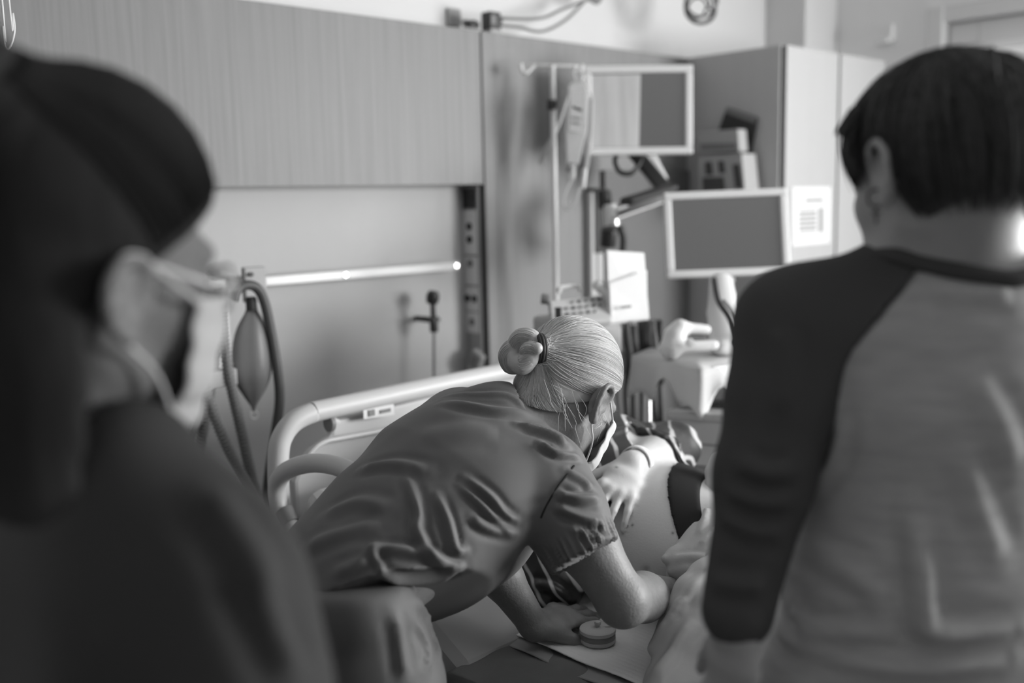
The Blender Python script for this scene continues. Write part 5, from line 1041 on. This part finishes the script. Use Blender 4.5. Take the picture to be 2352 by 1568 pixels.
# ------------------------------------------------------------------ near observer at the left (mask, glasses, hair pulled back)
lw = thing('person', 'close dark-clothed person at the left with mask, glasses and tied-back hair', 'person', (.2, .7, 0))
LF = nrm(CR*.66+CF*.72+np.array([0, 0, .0])); LH = Frame(P(198, 650, .82), LF, np.array([0, 0, 1])+CR*.16, 1.0)
LB = Vol(P(200, 700, .8)-np.array([.36, .36, .72]), P(200, 700, .8)+np.array([.34, .34, .3]), .0058)
nbl = LH.p(-.06, 0, -.16); head(LB, LH, nbl, .052)
bxl, byl = nbl[0]-LF[0]*.03, nbl[1]-LF[1]*.03; lf2 = nrm(LF*[1, 1, 0]); ll2 = np.array([-lf2[1], lf2[0], 0]); TL_ = lambda dz, df=0., dl=0.: np.array([bxl, byl, nbl[2]+dz])+lf2*df+ll2*dl
LB.loft([(TL_(-.06), ll2*.09, lf2*.07), (TL_(-.16), ll2*.1, lf2*.08), (TL_(-.5), ll2*.1, lf2*.08)], .04)
rs_ = P(500, 1345, .76)
V, Q = LB.surface(1); qmesh('body', V, Q, mat('skin_observer_shaded', .2, .55, .3, var=.05, vscale=(30, 30, 30)), lw)  # skin tone darkened to put the shade on this face into its colour
JK = Vol(P(300, 1300, .75)-np.array([.62, .45, .42]), P(300, 1300, .75)+np.array([.42, .5, .42]), .0068)
JK.loft([(TL_(-.025), ll2*.085, lf2*.075), (TL_(-.08), ll2*.14, lf2*.095), (TL_(-.16), ll2*.175, lf2*.125), (TL_(-.3), ll2*.18, lf2*.13), (TL_(-.62), ll2*.19, lf2*.14)], .04)
ls_ = 2*TL_(-.12)-rs_; ls_[2] = rs_[2]
JK.chain([TL_(-.02), P(285, 1085, .80), P(432, 1298, .775), P(505, 1408, .755), P(548, 1610, .735), P(575, 1900, .72)], [.05, .05, .05, .054, .054, .05], .05); JK.cone(TL_(-.1), P(450, 1330, .78), .1, .07, .05); JK.cone(TL_(-.08), ls_, .09, .085, .05); JK.chain([ls_, ls_-[0, 0, .28], ls_-[0, 0, .5]], [.08, .065, .05], .04)
JK.cone(nbl+[0, 0, .0], LH.p(-.02, 0, -.03), .06, .075, .01, 'cut')
V, Q = JK.surface(2); V = folds(V, Q, [([(470, 1130), (560, 1230), (640, 1380)], .014, .008), ([(560, 1290), (620, 1420), (680, 1560)], .012, .008)]); V = wobble(V, normals(V, Q), .004, 20, 51); qmesh('dark_top', V, Q, mat('black_tunic', .045, .8, .2, bump=.08, bscale=300), lw)
tr_ = Vol(np.array([bxl-.3, byl-.3, 0]), np.array([bxl+.3, byl+.3, .85]), .009); tr_.loft([(np.array([bxl, byl, .82]), ll2*.17, lf2*.12), (np.array([bxl, byl, .74]), ll2*.18, lf2*.12)], .03)
for s in (-1, 1): tr_.chain([np.array([bxl, byl, .74])+ll2*.09*s, np.array([bxl, byl, .4])+ll2*.095*s, np.array([bxl, byl, .03])+ll2*.095*s], [.095, .07, .055], .03)
V, Q = tr_.surface(2); qmesh('trousers', V, Q, mat('dark_denim', .04, .8, .2), lw)
hv = Vol(LH.p(-.03, 0, .05)-.26, LH.p(-.03, 0, .05)+.26, .005); hv.v[:] = .1; hv.ell(LH.p(-.012, 0, .062), (.112, .088, .112), LH.A, .1); hv.cone(LH.p(-.06, 0, .09), LH.p(-.11, 0, .14), .06, .04, .03); hv.chain([LH.p(-.10, 0, .13), LH.p(-.145, .0, .165), LH.p(-.195, .0, .15), LH.p(-.21, .0, .03), LH.p(-.18, 0, -.14)], [.042, .048, .055, .05, .04], .03); hv.chain([LH.p(-.05, 0, .0), LH.p(-.075, 0, -.07), LH.p(-.085, -.01, -.17)], [.066, .07, .075], .03); hv.chain([LH.p(-.05, -.03, -.01), LH.p(-.045, -.055, -.07), LH.p(-.05, -.06, -.18)], [.05, .055, .065], .03)
X = [(hv.lo[i]+np.arange(hv.n[i])*hv.h).reshape([-1 if j == i else 1 for j in range(3)]) for i in range(3)]; lx, ly, lz = [sum((X[i]-LH.o[i])*LH.A[j, i] for i in range(3)) for j in range(3)]
hv.v = np.maximum(hv.v, np.where(lx > -.04, (.016+.75*np.maximum(lx, -.085)+.03*(lx > .055)*0-lz)*.75, -1)).astype(np.float32); V, Q = hv.surface(2); lhair = qmesh('hair', V, Q, mat('black_hair', .024, .7, .12, bump=.2, bscale=60, bstretch=(1, 1, .3)), lw)
lraw = Vol(hv.lo, hv.lo+(hv.n-1)*hv.h, hv.h); lraw.v = hv.v.copy(); cur = []
for i in range(1500):
    if i < 900:
        ph = rng.uniform(-1.6, 1.6); a = np.array([.092*math.cos(ph*.9), .085*math.sin(ph), .03+.75*max(.092*math.cos(ph*.9), -.08)]); b_ = np.array([-.11, 0, .135]); m_ = (a+b_)/2*1.25+np.array([0, 0, .03])
    else:
        q_ = rng.normal(size=3)*.03; a = np.array([-.13, 0, .16])+q_; m_ = np.array([-.23, 0, .13])+q_*1.5; b_ = np.array([-.19, 0, -.12])+q_
    t_ = np.linspace(0, 1, 12)[:, None]; cur.append(LH.o+((1-t_)**2*a+2*t_*(1-t_)*m_+t_**2*b_)@LH.A)
cur = np.array(cur); sh_ = cur.shape; cur = lraw.snap(cur.reshape(-1, 3), np.repeat(rng.uniform(-.001, .002, sh_[0]), 12), 3).reshape(sh_); ribbons('hair_strands', list(cur), .0008, mat('black_hair', .024), lhair, rng.uniform(0, 1, len(cur)))
mk, top_, lft, rgt = mask(LH, 'face_mask', MASKM, lw)
for s, edge in ((-1, lft), (1, rgt)):
    tube('ear_loop', [edge[1], LH.p(.05, s*.077, .004), LH.p(.02, s*.081, .022), LH.p(.004, s*.086, .034)], .0022, MASKM, mk, 8); tube('ear_loop', [edge[-3], LH.p(.03, s*.074, -.062), LH.p(.0, s*.083, -.036), LH.p(-.022, s*.095, -.016), LH.p(-.03, s*.098, .01), LH.p(-.016, s*.094, .034), LH.p(.004, s*.086, .034)], .0022, MASKM, mk, 8)
GL = mat('clear_frame', .7, .2, .5)
for s in (-1, 1):
    g = tube('glasses_rim', [LH.p(.112-.01*abs(math.cos(q)), s*.033+.024*math.cos(q), .006+.019*math.sin(q)) for q in np.linspace(0, 2*math.pi, 21)[:-1]], .0022, GL, lw, 8, 2, True)
    tube('temple', [LH.p(.104, s*.058, .012), LH.p(.07, s*.078, .014), LH.p(.0, s*.083, .03), LH.p(-.02, s*.084, .02)], .0022, GL, g, 8)
tube('glasses_bridge', [LH.p(.114, -.011, .01), LH.p(.119, 0, .013), LH.p(.114, .011, .01)], .002, GL, lw, 8, 4)
